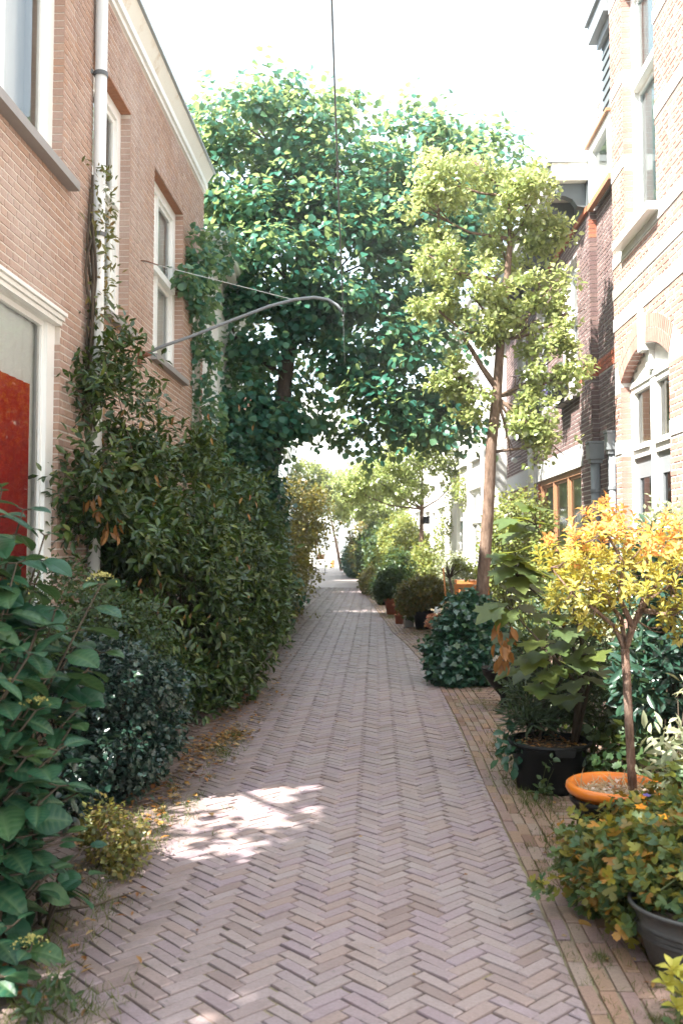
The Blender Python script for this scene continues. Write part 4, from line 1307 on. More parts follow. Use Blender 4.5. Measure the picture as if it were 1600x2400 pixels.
# ================================================================ trees
def leafy(name, label, cat, base, lobes, mat, tn, ntwig, k, tlen, size, nparts=0, group=None, stem=None, stem_mat='stem_brown', part='foliage', smooth=False, **kw):
    t = thing(name, label, cat, base, group)
    P, A, N = foliage(lobes, ntwig, k, tlen, **kw)
    sz = size * (0.7 + 0.5 * rng.random(len(P)))
    leaves(part, t, M[mat], tn, P, A, N, sz, nparts, 'leaf', smooth)
    if stem:
        b = MB()
        rs = min(1.0, 3.2 * float(np.mean([L[3] for L in lobes])))
        for L in lobes:
            for _ in range(stem):
                q = np.array(L[:3]) + np.array([random.uniform(-.7, .7) * L[3], random.uniform(-.7, .7) * L[4], random.uniform(-.2, .75) * L[5]])
                s = np.array(base) + np.array([random.uniform(-.1, .1), random.uniform(-.1, .1), 0])
                b.tube([s, (s + q) / 2 + np.array((random.uniform(-.05, .05), random.uniform(-.05, .05), .08)) * rs, q], [.011 * rs, .008 * rs, .004 * rs], 5)
        b.build('stem', M[stem_mat], t)
    return t


# --- the big linden arching over the street (left side, about 17 m away)
def px(u, v, Y, ru, rv, dy):
    k = Y / 2200
    c = at(u, v, Y)
    return (c[0], c[1], c[2], ru * k, dy, rv * k)


def pq(u, v, Y, ru, rv, dy):
    return px(u, v, Y, ru * .84, rv * .8, dy * .85)


LY = 16.5
lind = [px(612, 320, LY, 110, 130, .9), px(560, 430, LY, 100, 130, 1.1), px(690, 420, LY + .3, 130, 160, 1.2), px(800, 430, LY, 110, 130, 1.1), px(880, 420, LY + .4, 90, 120, 1.0), px(1000, 390, LY + .5, 95, 110, 1.0), px(1110, 440, LY + .7, 90, 95, .9),
        px(540, 590, LY, 90, 140, 1.0), px(660, 620, LY, 140, 170, 1.4), px(800, 620, LY + .2, 130, 160, 1.4), px(940, 620, LY + .4, 130, 190, 1.3), px(1040, 580, LY + .6, 90, 160, 1.1),
        px(520, 770, LY, 80, 130, 1.0), px(610, 780, LY + .3, 100, 90, 1.1), px(880, 800, LY + .3, 140, 120, 1.3), px(980, 860, LY + .2, 110, 130, 1.1), px(900, 965, LY - .2, 80, 75, .8), px(1010, 985, LY - .2, 65, 65, .7), px(850, 1030, LY - .3, 35, 35, .5), px(760, 900, LY + .2, 90, 40, .7), px(660, 880, LY + .2, 75, 55, .8), px(770, 740, LY + .6, 110, 40, 1.0),
        px(560, 940, LY, 90, 100, .9), px(610, 1020, LY, 75, 70, .7), px(530, 1060, LY - .2, 65, 90, .7), px(690, 970, LY, 55, 35, .5),
        px(620, 225, LY, 45, 60, .5), px(870, 320, LY + .2, 40, 40, .4), px(1010, 285, LY + .5, 45, 40, .4), px(760, 300, LY + .2, 50, 50, .5), px(1140, 400, LY + .8, 60, 70, .7), px(480, 330, LY, 40, 45, .5), px(940, 330, LY + .3, 40, 50, .4)]
lt = thing('linden_tree', 'large broad-leaved tree arching over the street from the left wall', 'tree', (-2.0, LY, 0))
trk = [(-2.05, LY, 0), (-2.0, LY, 1.6), (-1.92, LY, 2.7), (-1.72, LY + .05, 3.7), (-1.6, LY + .1, 4.6), (-1.45, LY + .1, 5.8), (-1.3, LY, 7.2), (-1.2, LY, 8.4)]
b = MB(); b.tube(trk, [.19, .17, .16, .15, .13, .10, .07, .03], 12)
limbs(b, trk[2:], lind[:13], .06)
b.build('trunk', M['bark_dark'], lt)
P, A, N = foliage(lind, 7600, 6, .36, nclus=420, crad=.27, cflat=.45, shell=(.62, 1.05), up=.05, droop=.45, flat=.9, bumpy=.26, front=.35, stray=.12)
leaves('crown', lt, M['linden'], 'linden', P, A, N, .135 * (.7 + .5 * rng.random(len(P))), 200)

# --- the near tree on the right (small glossy leaves in clumps)
TY = 11.4
pear = [pq(1050, 430, TY, 95, 95, .45), pq(1120, 390, TY + .1, 60, 60, .35), pq(1010, 500, TY, 60, 70, .35), pq(1235, 470, TY, 80, 85, .42), pq(1270, 540, TY + .1, 50, 70, .35), pq(1030, 610, TY - .1, 75, 60, .38), pq(1170, 560, TY + .3, 60, 80, .4),
        pq(1110, 690, TY - .2, 105, 70, .42), pq(1010, 715, TY - .1, 60, 45, .32), pq(1130, 770, TY - .1, 60, 40, .35), pq(1285, 680, TY, 70, 70, .4), pq(1330, 740, TY - .1, 45, 45, .3), pq(1240, 760, TY, 60, 50, .35), pq(1280, 850, TY - .1, 80, 55, .36), pq(1345, 860, TY - .1, 35, 35, .25),
        pq(1060, 875, TY, 50, 45, .28), pq(1130, 930, TY, 50, 60, .3), pq(1240, 990, TY - .1, 50, 55, .28), pq(1290, 1040, TY - .1, 30, 25, .2), pq(1225, 900, TY, 50, 40, .28), pq(1190, 1040, TY, 30, 35, .2)]
pt_ = thing('street_tree', 'slender tree with clumps of small pale leaves rising from the ivy mound', 'tree', (1.28, TY, 0))
trk = [(1.26, TY, 0), at(1128, 1400, TY), at(1143, 1200, TY), at(1150, 1050, TY), at(1163, 930, TY), at(1172, 800, TY), at(1185, 680, TY), at(1195, 560, TY), at(1190, 460, TY)]
b = MB(); b.tube(trk, [.095, .078, .072, .067, .062, .052, .045, .032, .015], 14)
b.tube([at(1160, 905, TY), at(1128, 860, TY), at(1105, 820, TY), at(1085, 790, TY)], [.04, .032, .028, .02], 8)
b.tube([at(1178, 740, TY), at(1150, 690, TY), at(1120, 660, TY)], [.035, .025, .015], 8)
b.tube([at(1163, 655, TY), at(1060, 640, TY), at(1042, 580, TY), at(1025, 530, TY), at(1030, 450, TY)], [.03, .028, .028, .022, .012], 8)
b.tube([at(1150, 960, TY), at(1185, 945, TY), at(1230, 960, TY)], [.028, .018, .012], 7)
b.tube([at(1148, 1060, TY), at(1230, 1050, TY), at(1280, 1030, TY)], [.02, .014, .01], 6)
limbs(b, trk[4:], pear, .026)
b.build('trunk', M['bark_grey'], pt_)
P, A, N = foliage(pear, 2500, 6, .12, nclus=120, crad=.085, cflat=.8, shell=(.5, 1.0), up=.4, droop=.1, flat=.5, bumpy=.2, front=.35, stray=.05)
leaves('crown', pt_, M['pear'], 'ovate', P, A, N, .078 * (.7 + .5 * rng.random(len(P))), 150)


def small_tree(label, Y, base_u, lobes_px, ntwig, lean=0.0, h=5.0, sz=.085, mat='pear', rt=.085):
    base = at(base_u, 1270, Y); base[2] = 0
    lobes = [px(u, v, Y, a, c, d) for u, v, a, c, d in lobes_px]
    t = thing('street_tree', label, 'tree', base, 'trees along the right side')
    top = base + np.array((lean, 0, h))
    b = MB(); tr = [base, base * .6 + top * .4, base * .3 + top * .7, top]
    b.tube(tr, [rt, rt * .8, rt * .55, rt * .2], 10); limbs(b, tr[1:], lobes, rt * .35)
    b.build('trunk', M['bark_red'], t)
    P, A, N = foliage(lobes, ntwig, 6, .22, shell=(.5, 1.03), up=.3, droop=.15, bumpy=.25)
    leaves('crown', t, M[mat], 'small', P, A, N, sz * (.7 + .5 * rng.random(len(P))), 0)
    return t


small_tree('second street tree with a black bird box on its trunk', 25, 985, [(1000, 1010, 65, 55, .7), (940, 1010, 40, 40, .5), (950, 1075, 60, 45, .7), (1030, 1060, 40, 50, .5), (880, 1120, 55, 35, .6), (960, 1150, 45, 30, .5), (1065, 1130, 25, 40, .3), (830, 1150, 35, 30, .4)], 2200, .05, 3.6, .10)
small_tree('third street tree with red-brown trunk, behind the bird box tree', 34, 946, [(920, 1130, 55, 45, .8), (860, 1120, 50, 40, .8), (830, 1180, 45, 35, .7), (900, 1190, 55, 35, .8)], 1500, -.1, 3.6, .12)
small_tree('fourth street tree, far off and half hidden by shrubs', 43, 856, [(840, 1140, 50, 40, 1), (810, 1190, 40, 35, 1), (870, 1200, 40, 30, 1)], 1100, -.1, 3.6, .15)
small_tree('pale sunlit tree closing the view at the far end of the street', 54, 800, [(770, 1140, 45, 35, 1.5), (720, 1120, 45, 40, 1.5), (740, 1180, 40, 30, 1.2), (810, 1150, 40, 35, 1.2)], 1300, -.8, 4.0, .2, 'light_green', .1)
bb = thing('bird_box', 'small black bird box hung on the second tree trunk', 'bird box', at(997, 1228, 24.8))
b = MB(); c = at(998, 1228, 24.85); b.box(c[0] - .07, c[0] + .09, c[1] - .1, c[1] + .08, c[2], c[2] + .17); b.build('box', M['black'], bb)
b = MB(); b.box(c[0] - .09, c[0] + .12, c[1] - .14, c[1] + .09, c[2] + .172, c[2] + .195); b.build('roof', M['black'], bb)

def added_shade_tree(label, x, y, lobes, n_, ht_):  # unseen trees added to shade the path around one sun patch
    t = thing('added_shade_tree', label, 'tree', (x, y, 0), 'unseen trees added on the left to shade the path')
    b = MB(); tr = [(x, y, 0), (x + .05, y, ht_ * .4), (x, y + .1, ht_ * .75), (x, y, ht_)]
    b.tube(tr, [.16, .13, .09, .04], 10); limbs(b, tr[1:], lobes, .05); b.build('trunk', M['bark_dark'], t)
    P, A, N = foliage(lobes, n_, 6, .4, nclus=max(40, n_ // 16), crad=.2, shell=(.25, 1.0), front=0, stray=.0)
    leaves('crown', t, M['linden'], 'linden', P, A, N, .17 * (.7 + .5 * rng.random(len(P))), 0)


added_shade_tree('leafy tree added out of view on the left to shade the near path', -4.2, .5, [(-4.2, .9, 4.6, 1.1, 1.6, 2.6), (-4.2, -.6, 5.2, 1.3, 1.6, 3.0), (-4.3, .8, 6.9, 1.2, 1.35, 1.5), (-4.0, 1.1, 5.7, .8, .8, 1.1)], 3200, 7.5)  # added outside the view; its crown shades the near path
added_shade_tree('second tree added out of view on the left to limit the sun patch', -4.6, 4.4, [(-3.85, 2.2, 6.75, .5, 1.1, .95), (-3.85, 3.8, 6.8, .5, 1.1, .95)], 2000, 6.9)  # added outside the view; its crown bounds the sun patch

leafy('added_airy_tree', 'thin airy tree added out of view on the left to dim the sun patch', 'tree', (-4.0, 3.4, 0), [(-3.8, 3.4, 4.3, .5, .8, .8), (-3.9, 2.9, 5.0, .5, .6, .5)], 'linden', 'linden', 60, 6, .35, .11, 0, stem=4, shell=(.1, 1))  # sparse crown added out of view to thin the sun patch
# ================================================================ left side planting
leafy('laurel_hedge', 'tall evergreen laurel hedge climbing the left wall beside the drainpipe', 'hedge', (-1.9, 9.4, 0),
      [(-2.28, 7.95, 2.35, .36, .6, .95), (-2.2, 7.95, 1.3, .45, .75, 1.2), (-1.98, 8.7, 1.9, .5, .8, .75), (-1.92, 9.1, 1.15, .62, .9, 1.1), (-1.72, 10.0, 1.25, .6, .9, .95), (-1.62, 10.5, .75, .52, .75, .75), (-1.75, 9.6, .55, .5, .7, .6), (-2.1, 8.2, .5, .45, .7, .6), (-2.2, 10.8, 1.9, .4, 1.0, .75), (-1.45, 10.7, 1.35, .38, .6, .7)],
      'laurel', 'laurel', 6200, 6, .17, .095, 300, stem=4, nclus=420, crad=.10, cflat=1.0, shell=(.7, 1.05), up=.35, droop=.15, bumpy=.2)
P = np.array([at(205 + random.uniform(-20, 30), 1175 + random.uniform(-25, 25), 7.3) for _ in range(9)] + [at(265 + random.uniform(-18, 18), 1235 + random.uniform(-30, 25), 7.35) for _ in range(10)])
t = thing('dead_twig', 'cluster of dry orange leaves caught in the laurel hedge', 'dry leaves', P.mean(0))
leaves('leaves', t, M['maple_brown'], 'slim', P, np.tile((0.1, -.2, -1), (len(P), 1)) + .4 * rng.normal(size=(len(P), 3)), rdir(len(P)) + np.array((0, -1, 0)), .11, 12)

hedge_ = [o for o in COL.objects if o.name == 'laurel_hedge'][0]
Pd = np.array([at(random.uniform(190, 600), random.uniform(950, 1560), 8.0) for _ in range(70)]); Pd = np.array([at(880 + (q[0] / q[1]) * 2200, 1270 - (q[2] - CAMZ) / q[1] * 2200, 7.3 + max(0, (880 + (q[0] / q[1]) * 2200 - 250) / 400 * 2.2)) for q in Pd])
leaves('dead_leaf', hedge_, M['litter'], 'slim', Pd, rdir(70) * .5 + np.array((0, 0, -1)), rdir(70) + np.array((.5, -1, .3)), .08, 70, 'dead_leaf')
# ivy and creeper on the pipe
t = thing('climbing_vine', 'thin twining vine with brown stems climbing the white drainpipe', 'vine', (XL + .1, 8.25, 0))
b = MB()
for k in range(5):
    pts = [(XL + .06 + .03 * math.sin(z * 5 + k), 7.92 - .05 * k * .3 + .05 * math.sin(z * 7 + 2 * k), z) for z in np.arange(2.6, 4.9 - .15 * k, .15)]
    b.tube(pts, .012, 5)
b.build('stem', M['stem_brown'], t)
zz = rng.uniform(2.9, 4.95, 420)
P = np.stack([XL + .10 + rng.normal(0, .05, 420), 8.03 + rng.normal(0, .14, 420) + .06 * (5 - zz), zz], 1)
leaves('foliage', t, M['vine'], 'slim', P, rdir(420) + np.array((.4, -.1, -.2)), rdir(420) + np.array((.6, -.6, .4)), .075 * (.7 + .6 * rng.random(420)), 120)
leafy('climbing_ivy', 'dark round-leaved creeper hanging on the wall beside the last tall window', 'creeper', (XL + .05, 12.6, 0),
      [(XL + .12, 12.5, 5.5, .22, .55, .35), (XL + .12, 12.6, 4.95, .22, .5, .35), (XL + .1, 12.0, 5.0, .2, .5, .16), (XL + .12, 12.8, 4.2, .18, .35, .5), (XL + .15, 12.9, 3.3, .22, .4, .6), (XL + .15, 13.1, 2.4, .35, .6, .7), (XL + .3, 13.6, 5.9, .3, .4, .35)],
      'linden', 'linden', 480, 6, .2, .10, 60, shell=(.3, 1.0))
leafy('climbing_ivy', 'dark ivy wrapped around the lower linden trunk', 'ivy', (-2.05, 16.2, 0),
      [(-2.05, 16.2, 1.0, .6, .6, 1.1), (-2.1, 16.2, 2.3, .55, .55, .8), (-2.2, 15.2, 1.4, .6, .9, 1.4), (-2.3, 14.4, 2.3, .45, .9, 1.0)], 'ivy', 'ivy', 1500, 6, .22, .11, 100)
# shrubs further along the left
leafy('shrub', 'dark green shrub filling the gap behind the laurel hedge', 'shrub', (-1.7, 13.5, 0), [(-1.95, 13.2, .9, .55, 1.2, .95), (-1.95, 14.6, 1.3, .55, 1.2, 1.3), (-1.95, 16, .8, .45, 1.2, .9)], 'green', 'ovate', 2200, 6, .2, .085, 80, stem=3)
leafy('shrub', 'olive and orange tinted shrub leaning over the path on the left', 'shrub', (-2.0, 21, 0), [(-2.2, 19.5, 1.1, .55, 1.6, 1.05), (-2.0, 21.5, 2.0, .85, 1.6, .95), (-2.3, 21.5, .8, .5, 1.6, .8), (-2.1, 23.5, 1.9, .8, 1.8, .9), (-2.45, 23.5, .7, .5, 1.8, .75), (-2.2, 18.3, .8, .45, 1.1, .8)], 'olive', 'small', 4200, 6, .22, .095, 0, stem=3, nclus=260, crad=.2, bumpy=.25)
leafy('shrub', 'low dark teal shrub at the foot of the orange tinted one', 'shrub', (-1.8, 22.3, 0), [(-1.95, 21.7, .36, .25, .7, .38), (-2.15, 23.2, .4, .28, .8, .42)], 'ivy', 'ovate', 420, 6, .16, .10, 0)
leafy('shrub', 'far olive green shrub with trailing branches at the left of the path', 'shrub', (-3.0, 31, 0), [(-2.75, 28, 1.2, .55, 2.2, 1.2), (-3.3, 33, 1.3, .7, 3, 1.3), (-2.5, 30, 1.9, .55, 1.5, .6)], 'olive', 'small', 2000, 6, .3, .13, 0)
leafy('shrub', 'farthest grey-green shrub at the left before the street end', 'shrub', (-3.7, 44, 0), [(-3.9, 40, 1.2, .7, 3, 1.3), (-4.9, 47, 1.3, .8, 4, 1.4)], 'green', 'small', 1400, 6, .35, .17, 0)

# holly and low shrubs
leafy('holly_bush', 'rounded dark holly bush with spiny leaves below the laurel', 'bush', (-1.78, 6.3, 0), [(-1.76, 6.35, .52, .38, .5, .42), (-1.75, 6.2, .28, .34, .42, .3), (-1.9, 6.5, .78, .25, .3, .25), (-1.55, 6.5, .48, .22, .33, .33), (-1.6, 6.15, .7, .16, .2, .16)], 'holly', 'holly', 1900, 6, .11, .05, 300, stem=3, bumpy=.25, nclus=170, crad=.05, cflat=1.0)
leafy('shrub', 'loose shrub with tiny grey-green leaves between hydrangea and wall', 'shrub', (-2.1, 6.5, 0), [(-2.15, 6.6, 1.15, .25, .4, .35), (-1.95, 7.1, .9, .35, .4, .4), (-2.25, 5.8, 1.05, .2, .45, .4)], 'green', 'small', 900, 6, .12, .042, 0, stem=4)
leafy('shrub', 'small yellow-green bush by the path in the dappled light', 'bush', (-1.33, 4.85, 0), [(-1.34, 4.9, .13, .13, .16, .13), (-1.24, 4.72, .06, .08, .1, .07), (-1.42, 4.9, .2, .08, .1, .09)], 'olive', 'small', 260, 5, .08, .036, 100, stem=4)

# hydrangea
leafy('shrub', 'dark leafy undergrowth filling the bed behind the hydrangea', 'undergrowth', (-2.0, 4.6, 0), [(-1.95, 4.2, .3, .35, .7, .35), (-2.15, 4.9, .6, .25, .6, .35), (-1.95, 5.6, .2, .25, .4, .22), (-2.2, 4.0, 1.0, .2, .5, .4)], 'holly', 'ovate', 1000, 6, .12, .07, 0, stem=4)
ht = thing('hydrangea', 'large hydrangea with big toothed leaves and pale yellow flower heads at left', 'hydrangea', (-1.7, 4.1, 0))
tips = [(0, 1210, 4.2, 0), (40, 1255, 4.3, 0), (95, 1330, 4.2, 1), (30, 1390, 4.0, 1), (-20, 1330, 4.1, 0), (130, 1430, 4.1, 1), (60, 1500, 3.9, 0), (170, 1520, 4.2, 1), (237, 1370, 4.0, 1), (235, 1530, 4.15, 0), (20, 1620, 3.8, 1), (110, 1590, 3.9, 1), (85, 1665, 3.7, 1), (185, 1660, 4.1, 0), (170, 1700, 4.0, 0),
        (40, 1760, 3.7, 0), (130, 1800, 4.0, 0), (10, 1850, 3.7, 0), (90, 1890, 3.8, 0), (180, 1860, 4.2, 0), (60, 1960, 3.7, 0), (140, 1960, 3.9, 0), (15, 2010, 3.6, 0), (195, 1990, 4.1, 1), (110, 2040, 3.8, 0), (200, 2060, 4.05, 0), (-10, 1480, 3.8, 0), (-30, 1700, 3.6, 0), (10, 1290, 4.0, 1),
        (30, 2170, 3.5, 0), (70, 2230, 3.42, 1), (10, 2290, 3.4, 0), (60, 2310, 3.38, 0), (150, 1540, 4.4, 0), (90, 1430, 4.5, 0), (120, 1740, 4.4, 0), (60, 1850, 4.3, 0), (5, 1150, 4.0, 0), (55, 1195, 4.1, 0), (105, 1255, 4.15, 0), (-25, 1200, 3.9, 0), (150, 1350, 4.3, 0), (-40, 1270, 3.8, 0), (40, 1320, 3.9, 0)]
tips = [q for q in tips if q[2] < 4.25]
tips += [(random.uniform(-40, 170), random.uniform(1330, 2050), random.uniform(3.6, 4.0), 0) for _ in range(24)]
P, A, N, Sz = [], [], [], []
fb, sb = [], MB()
for (u, v, Y, fl) in tips:
    tip = at(u, v, Y)
    low = tip[2] < .35
    root = np.array((min(tip[0] - .05, -1.55) + random.uniform(-.15, .1) if not low else tip[0] - .15, Y + random.uniform(-.1, .25), 0.0))
    mid = root * .45 + tip * .55 + np.array((-.12, .02, .12)) * (0.3 if low else 1)
    sb.tube([root, mid, tip], [.010, .007, .004], 6)
    az = random.uniform(0, math.pi)
    npair = 3 if low else 5
    for k in range(npair):
        f = k * .11
        d0 = nz(mid - tip)
        c = tip + d0 * f
        az += math.pi / 2 + random.uniform(-.25, .25)
        for sg in (0, math.pi):
            dirn = np.array((math.cos(az + sg), math.sin(az + sg), random.uniform(-.35, .25) if k else random.uniform(0, .5)))
            pet = c + nz(dirn) * .03
            P.append(pet); A.append(dirn); N.append(np.array((dirn[0] * -.2, dirn[1] * -.2 - .15, 1)) + .25 * rng.normal(size=3)); Sz.append((.085 + .04 * min(k, 2)) * random.uniform(.8, 1.35))
            sb.tube([c, pet + nz(dirn) * .01], .0035, 4, cap=False)
    if fl and (u, v) in ((95, 1330), (237, 1370), (20, 1620), (85, 1665), (70, 2230), (30, 1390)): fb.append(tip + np.array((0, 0, .035)))
sb.build('stem', M['stem_brown'], ht)
leaves('leaves', ht, M['hydrangea'], 'hydrangea', np.array(P), np.array(A), np.array(N), np.array(Sz), 300, 'leaf', True)
for c in fb:
    n_ = 90
    q = rng.normal(size=(n_, 2)) * .026
    pp = np.stack([c[0] + q[:, 0], c[1] + q[:, 1], c[2] + .012 - 6 * (q ** 2).sum(1) + rng.normal(0, .003, n_)], 1)
    leaves('flower_head', ht, M['cream_flower'], 'small', pp, rdir(n_) + np.array((0, 0, .5)), rdir(n_) + np.array((0, 0, 1)), .012, 0, kind='stuff')

# ================================================================ right side planting and pots
def pot(name, label, c, prof, mat, soil_z, soil_r, cat='pot', group=None, n=36, sx=1.0, sy=1.0, soil='soil', extra=None):
    t = thing(name, label, cat, c, group)
    b = MB(); b.lathe(prof, c, n, 0, sx, sy); b.build('body', M[mat], t)
    b = MB(); b.disc((c[0], c[1], c[2] + soil_z), soil_r, n, 0, sx, sy, .02); b.build('soil', M[soil], t)
    return t


leafy('ivy_mound', 'dark glossy mound of ivy at the foot of the slender tree', 'ivy', (1.08, 11.2, 0), [(1.08, 11.25, .32, .46, .5, .36), (1.1, 11.35, .62, .34, .38, .36), (1.16, 11.4, .82, .2, .25, .2), (.92, 11.0, .2, .3, .3, .22), (1.3, 11.1, .3, .28, .35, .34)],
      'ivy', 'ivy', 1700, 6, .14, .075, 300, shell=(.75, 1.02), bumpy=.1, droop=.5)

# black builder's tub with maple sapling and oleander
tc = (1.165, 6.45, 0.0)
tub = pot('plant_tub', 'big round black plastic tub with moulded grips holding the maple sapling', tc, [(0, .004), (.215, .004), (.222, .02), (.25, .29), (.262, .295), (.278, .30), (.282, .318), (.272, .325), (.258, .318), (.252, .29), (.246, .265)], 'black', .27, .247, 'tub')
b = MB()
for a in (math.radians(-80), math.radians(100)):
    cx, cy = tc[0] + .283 * math.cos(a), tc[1] + .283 * math.sin(a)
    ta = np.array((-math.sin(a), math.cos(a), 0)); ra = np.array((math.cos(a), math.sin(a), 0)); c = np.array((cx, cy, 0))
    P = []
    for rr in (-.03, .008):
        for tt, z in ((-.075, .312), (.075, .312), (.06, .262), (-.06, .262)): P.append(c + ta * tt + ra * rr + np.array((0, 0, z)))
    n0 = b.pts(P)
    for q in ((0, 1, 2, 3), (4, 7, 6, 5), (0, 4, 5, 1), (1, 5, 6, 2), (2, 6, 7, 3), (3, 7, 4, 0)): b.face([n0 + i for i in q])
b.build('handle', M['grey_metal'] if False else M['black'], tub)
n_ = 170
q = rng.random((n_, 2)); rr, aa = .23 * np.sqrt(q[:, 0]), q[:, 1] * 6.283
P = np.stack([tc[0] + rr * np.cos(aa), tc[1] + rr * np.sin(aa), .285 + rng.random(n_) * .03], 1)
t = leaves('dry_leaves_in_tub', None, M['litter'], 'slim', P, rdir(n_) * (1, 1, .2), rdir(n_) + np.array((0, 0, 2)), .04 * (.6 + .8 * rng.random(n_)), 0)
tag(t, 'dry leaves and moss lying on the soil of the black tub', 'leaf litter')

mt = thing('maple_sapling', 'young maple with broad lobed leaves growing in the black tub', 'sapling', (1.33, 6.5, .29))
sb = MB()
mstems = [[(1.34, 6.52, .28), at(1372, 1550, 6.45), at(1330, 1380, 6.4), at(1255, 1230, 6.35)], [(1.35, 6.5, .28), at(1380, 1600, 6.45), at(1355, 1450, 6.45), at(1360, 1290, 6.4)], [(1.33, 6.52, .28), at(1365, 1620, 6.4), at(1280, 1520, 6.3), at(1205, 1440, 6.25)], [(1.33, 6.5, .28), at(1360, 1560, 6.4), at(1310, 1440, 6.3), at(1210, 1350, 6.3)]]
for s in mstems: sb.tube(s, [.016, .013, .009, .004], 7)
mleaf = [(1262, 1190, 6.3, .20), (1215, 1215, 6.4, .17), (1290, 1230, 6.3, .18), (1205, 1290, 6.25, .24), (1245, 1330, 6.3, .25), (1290, 1350, 6.25, .26), (1170, 1310, 6.3, .2), (1215, 1390, 6.25, .24), (1320, 1400, 6.25, .2), (1160, 1420, 6.3, .17), (1270, 1450, 6.25, .22), (1190, 1500, 6.25, .2), (1330, 1490, 6.2, .2), (1240, 1560, 6.2, .24), (1290, 1590, 6.15, .22), (1180, 1580, 6.25, .2), (1360, 1560, 6.2, .22), (1400, 1540, 6.2, .2), (1310, 1640, 6.2, .2), (1265, 1620, 6.15, .2), (1220, 1450, 6.4, .2), (1350, 1350, 6.5, .22), (1385, 1470, 6.3, .2), (1280, 1290, 6.5, .2), (1420, 1450, 6.3, .19), (1230, 1250, 6.5, .18), (1345, 1610, 6.2, .2), (1400, 1600, 6.3, .19), (1200, 1350, 6.45, .2), (1300, 1520, 6.4, .2), (1250, 1500, 6.45, .2), (1330, 1260, 6.5, .18)]
mleaf += [(random.gauss(1215, 45), random.uniform(1190, 1480), random.uniform(6.15, 6.45), random.uniform(.15, .22)) for _ in range(20)] + [(random.uniform(1190, 1420), random.uniform(1480, 1650), random.uniform(6.1, 6.4), random.uniform(.14, .2)) for _ in range(16)]
P, A, N, S_ = [], [], [], []
for (u, v, Y, s) in mleaf:
    c = at(u, v, Y)
    st = min((np.array(p) for ss in mstems for p in ss[1:]), key=lambda p: np.linalg.norm(p - c))
    out = c - st; out[2] *= .3
    out = nz(out + np.array((0, -.12, 0)) + .05 * rng.normal(size=3))
    dirn = nz(out + np.array((0, -.2, -.35)))
    p0 = c - dirn * s * .5
    P.append(p0); A.append(dirn); N.append(np.array((out[0] * .5, -.45, .9)) + .25 * rng.normal(size=3)); S_.append(s * .92)
    sb.tube([st, (st + p0) / 2 + np.array((0, 0, .02)), p0], [.004, .003, .003], 5)
sb.build('stem', M['stem_brown'], mt)
leaves('leaves', mt, M['maple'], 'maple', np.array(P), np.array(A), np.array(N), np.array(S_), 300)
n_ = 26
P = np.array([at(1178 + random.uniform(-22, 22), 1500 + random.uniform(-50, 60), 6.2 + random.uniform(-.1, .1)) for _ in range(n_)])
leaves('withered_leaves', mt, M['maple_brown'], 'laurel', P, rdir(n_) * .5 + np.array((0, -.1, -1)), rdir(n_) + np.array((0, -.4, .1)), .11, n_, 'withered_leaf')

leafy('oleander', 'narrow-leaved bushy shrub growing beneath the maple in the tub', 'shrub', (1.15, 6.7, .28), [(1.2, 6.85, .55, .28, .3, .26), (1.38, 7.0, .85, .35, .35, .4), (1.06, 6.6, .42, .16, .18, .16), (1.5, 7.0, .6, .3, .3, .35)], 'oleander', 'narrow', 620, 9, .12, .105, 100, stem=5, up=.6, droop=-.1, shell=(.2, 1.0))
leafy('seedling', 'little green seedling growing at the front of the black tub', 'plant', (1.12, 6.1, 0), [(1.12, 6.13, .15, .06, .05, .14), (1.05, 6.12, .06, .06, .05, .05)], 'green', 'ovate', 14, 4, .05, .05, 50, stem=2, stem_mat='stem_green', shell=(.1, 1))
leafy('shrub', 'teal drooping leaves beside the left rim of the black tub', 'plant', (.9, 6.7, 0), [(.90, 6.45, .22, .09, .1, .08), (.93, 6.55, .3, .07, .08, .07)], 'ivy', 'ovate', 16, 4, .1, .085, 60, shell=(.1, 1))

# orange bowl in a black pot with the yellow standard shrub
oc = (1.24, 5.0, 0.0)
pot('plant_pot', 'black plastic pot standing under the orange glazed bowl', oc, [(0, .004), (.17, .004), (.215, .30), (.232, .305), (.236, .33), (.226, .335)], 'black', .20, .19)
ob = thing('plant_bowl', 'wide orange glazed bowl with straw on its soil, in the black pot', 'plant pot', (oc[0], oc[1], .2), None)
b = MB(); b.lathe([(0, .21), (.15, .21), (.205, .32), (.222, .345), (.244, .352), (.254, .37), (.251, .392), (.236, .402), (.218, .396), (.204, .375), (.196, .33), (.18, .30)], oc, 44); b.build('body', M['orange_glaze'], ob)
b = MB(); b.disc((oc[0], oc[1], .325), .197, 32, 0, 1, 1, .015); b.build('soil', M['straw'], ob)
n_ = 420
q = rng.random((n_, 2)); rr, aa = .19 * np.sqrt(q[:, 0]), q[:, 1] * 6.283
P = np.stack([oc[0] + rr * np.cos(aa), oc[1] + rr * np.sin(aa), .34 + rng.random(n_) * .03], 1)
t = leaves('straw_mulch', None, M['straw'], 'blade', P, rdir(n_) * (1, 1, .35), rdir(n_) + np.array((0, 0, 1)), .09 * (.5 + .9 * rng.random(n_)), 0); tag(t, 'dry straw covering the soil of the orange bowl', 'straw')
n_ = 120
q = rng.random((n_, 2)); rr, aa = .185 * np.sqrt(q[:, 0]), q[:, 1] * 6.283
P = np.stack([oc[0] + rr * np.cos(aa), oc[1] + rr * np.sin(aa), .35 + rng.random(n_) * .02], 1)
t = leaves('wood_chips', None, M['white_flower'], 'small', P, rdir(n_) * (1, 1, .3), rdir(n_) + np.array((0, 0, 1)), .03 * (.5 + .9 * rng.random(n_)), 0); tag(t, 'pale chips among the straw in the orange bowl', 'chips')

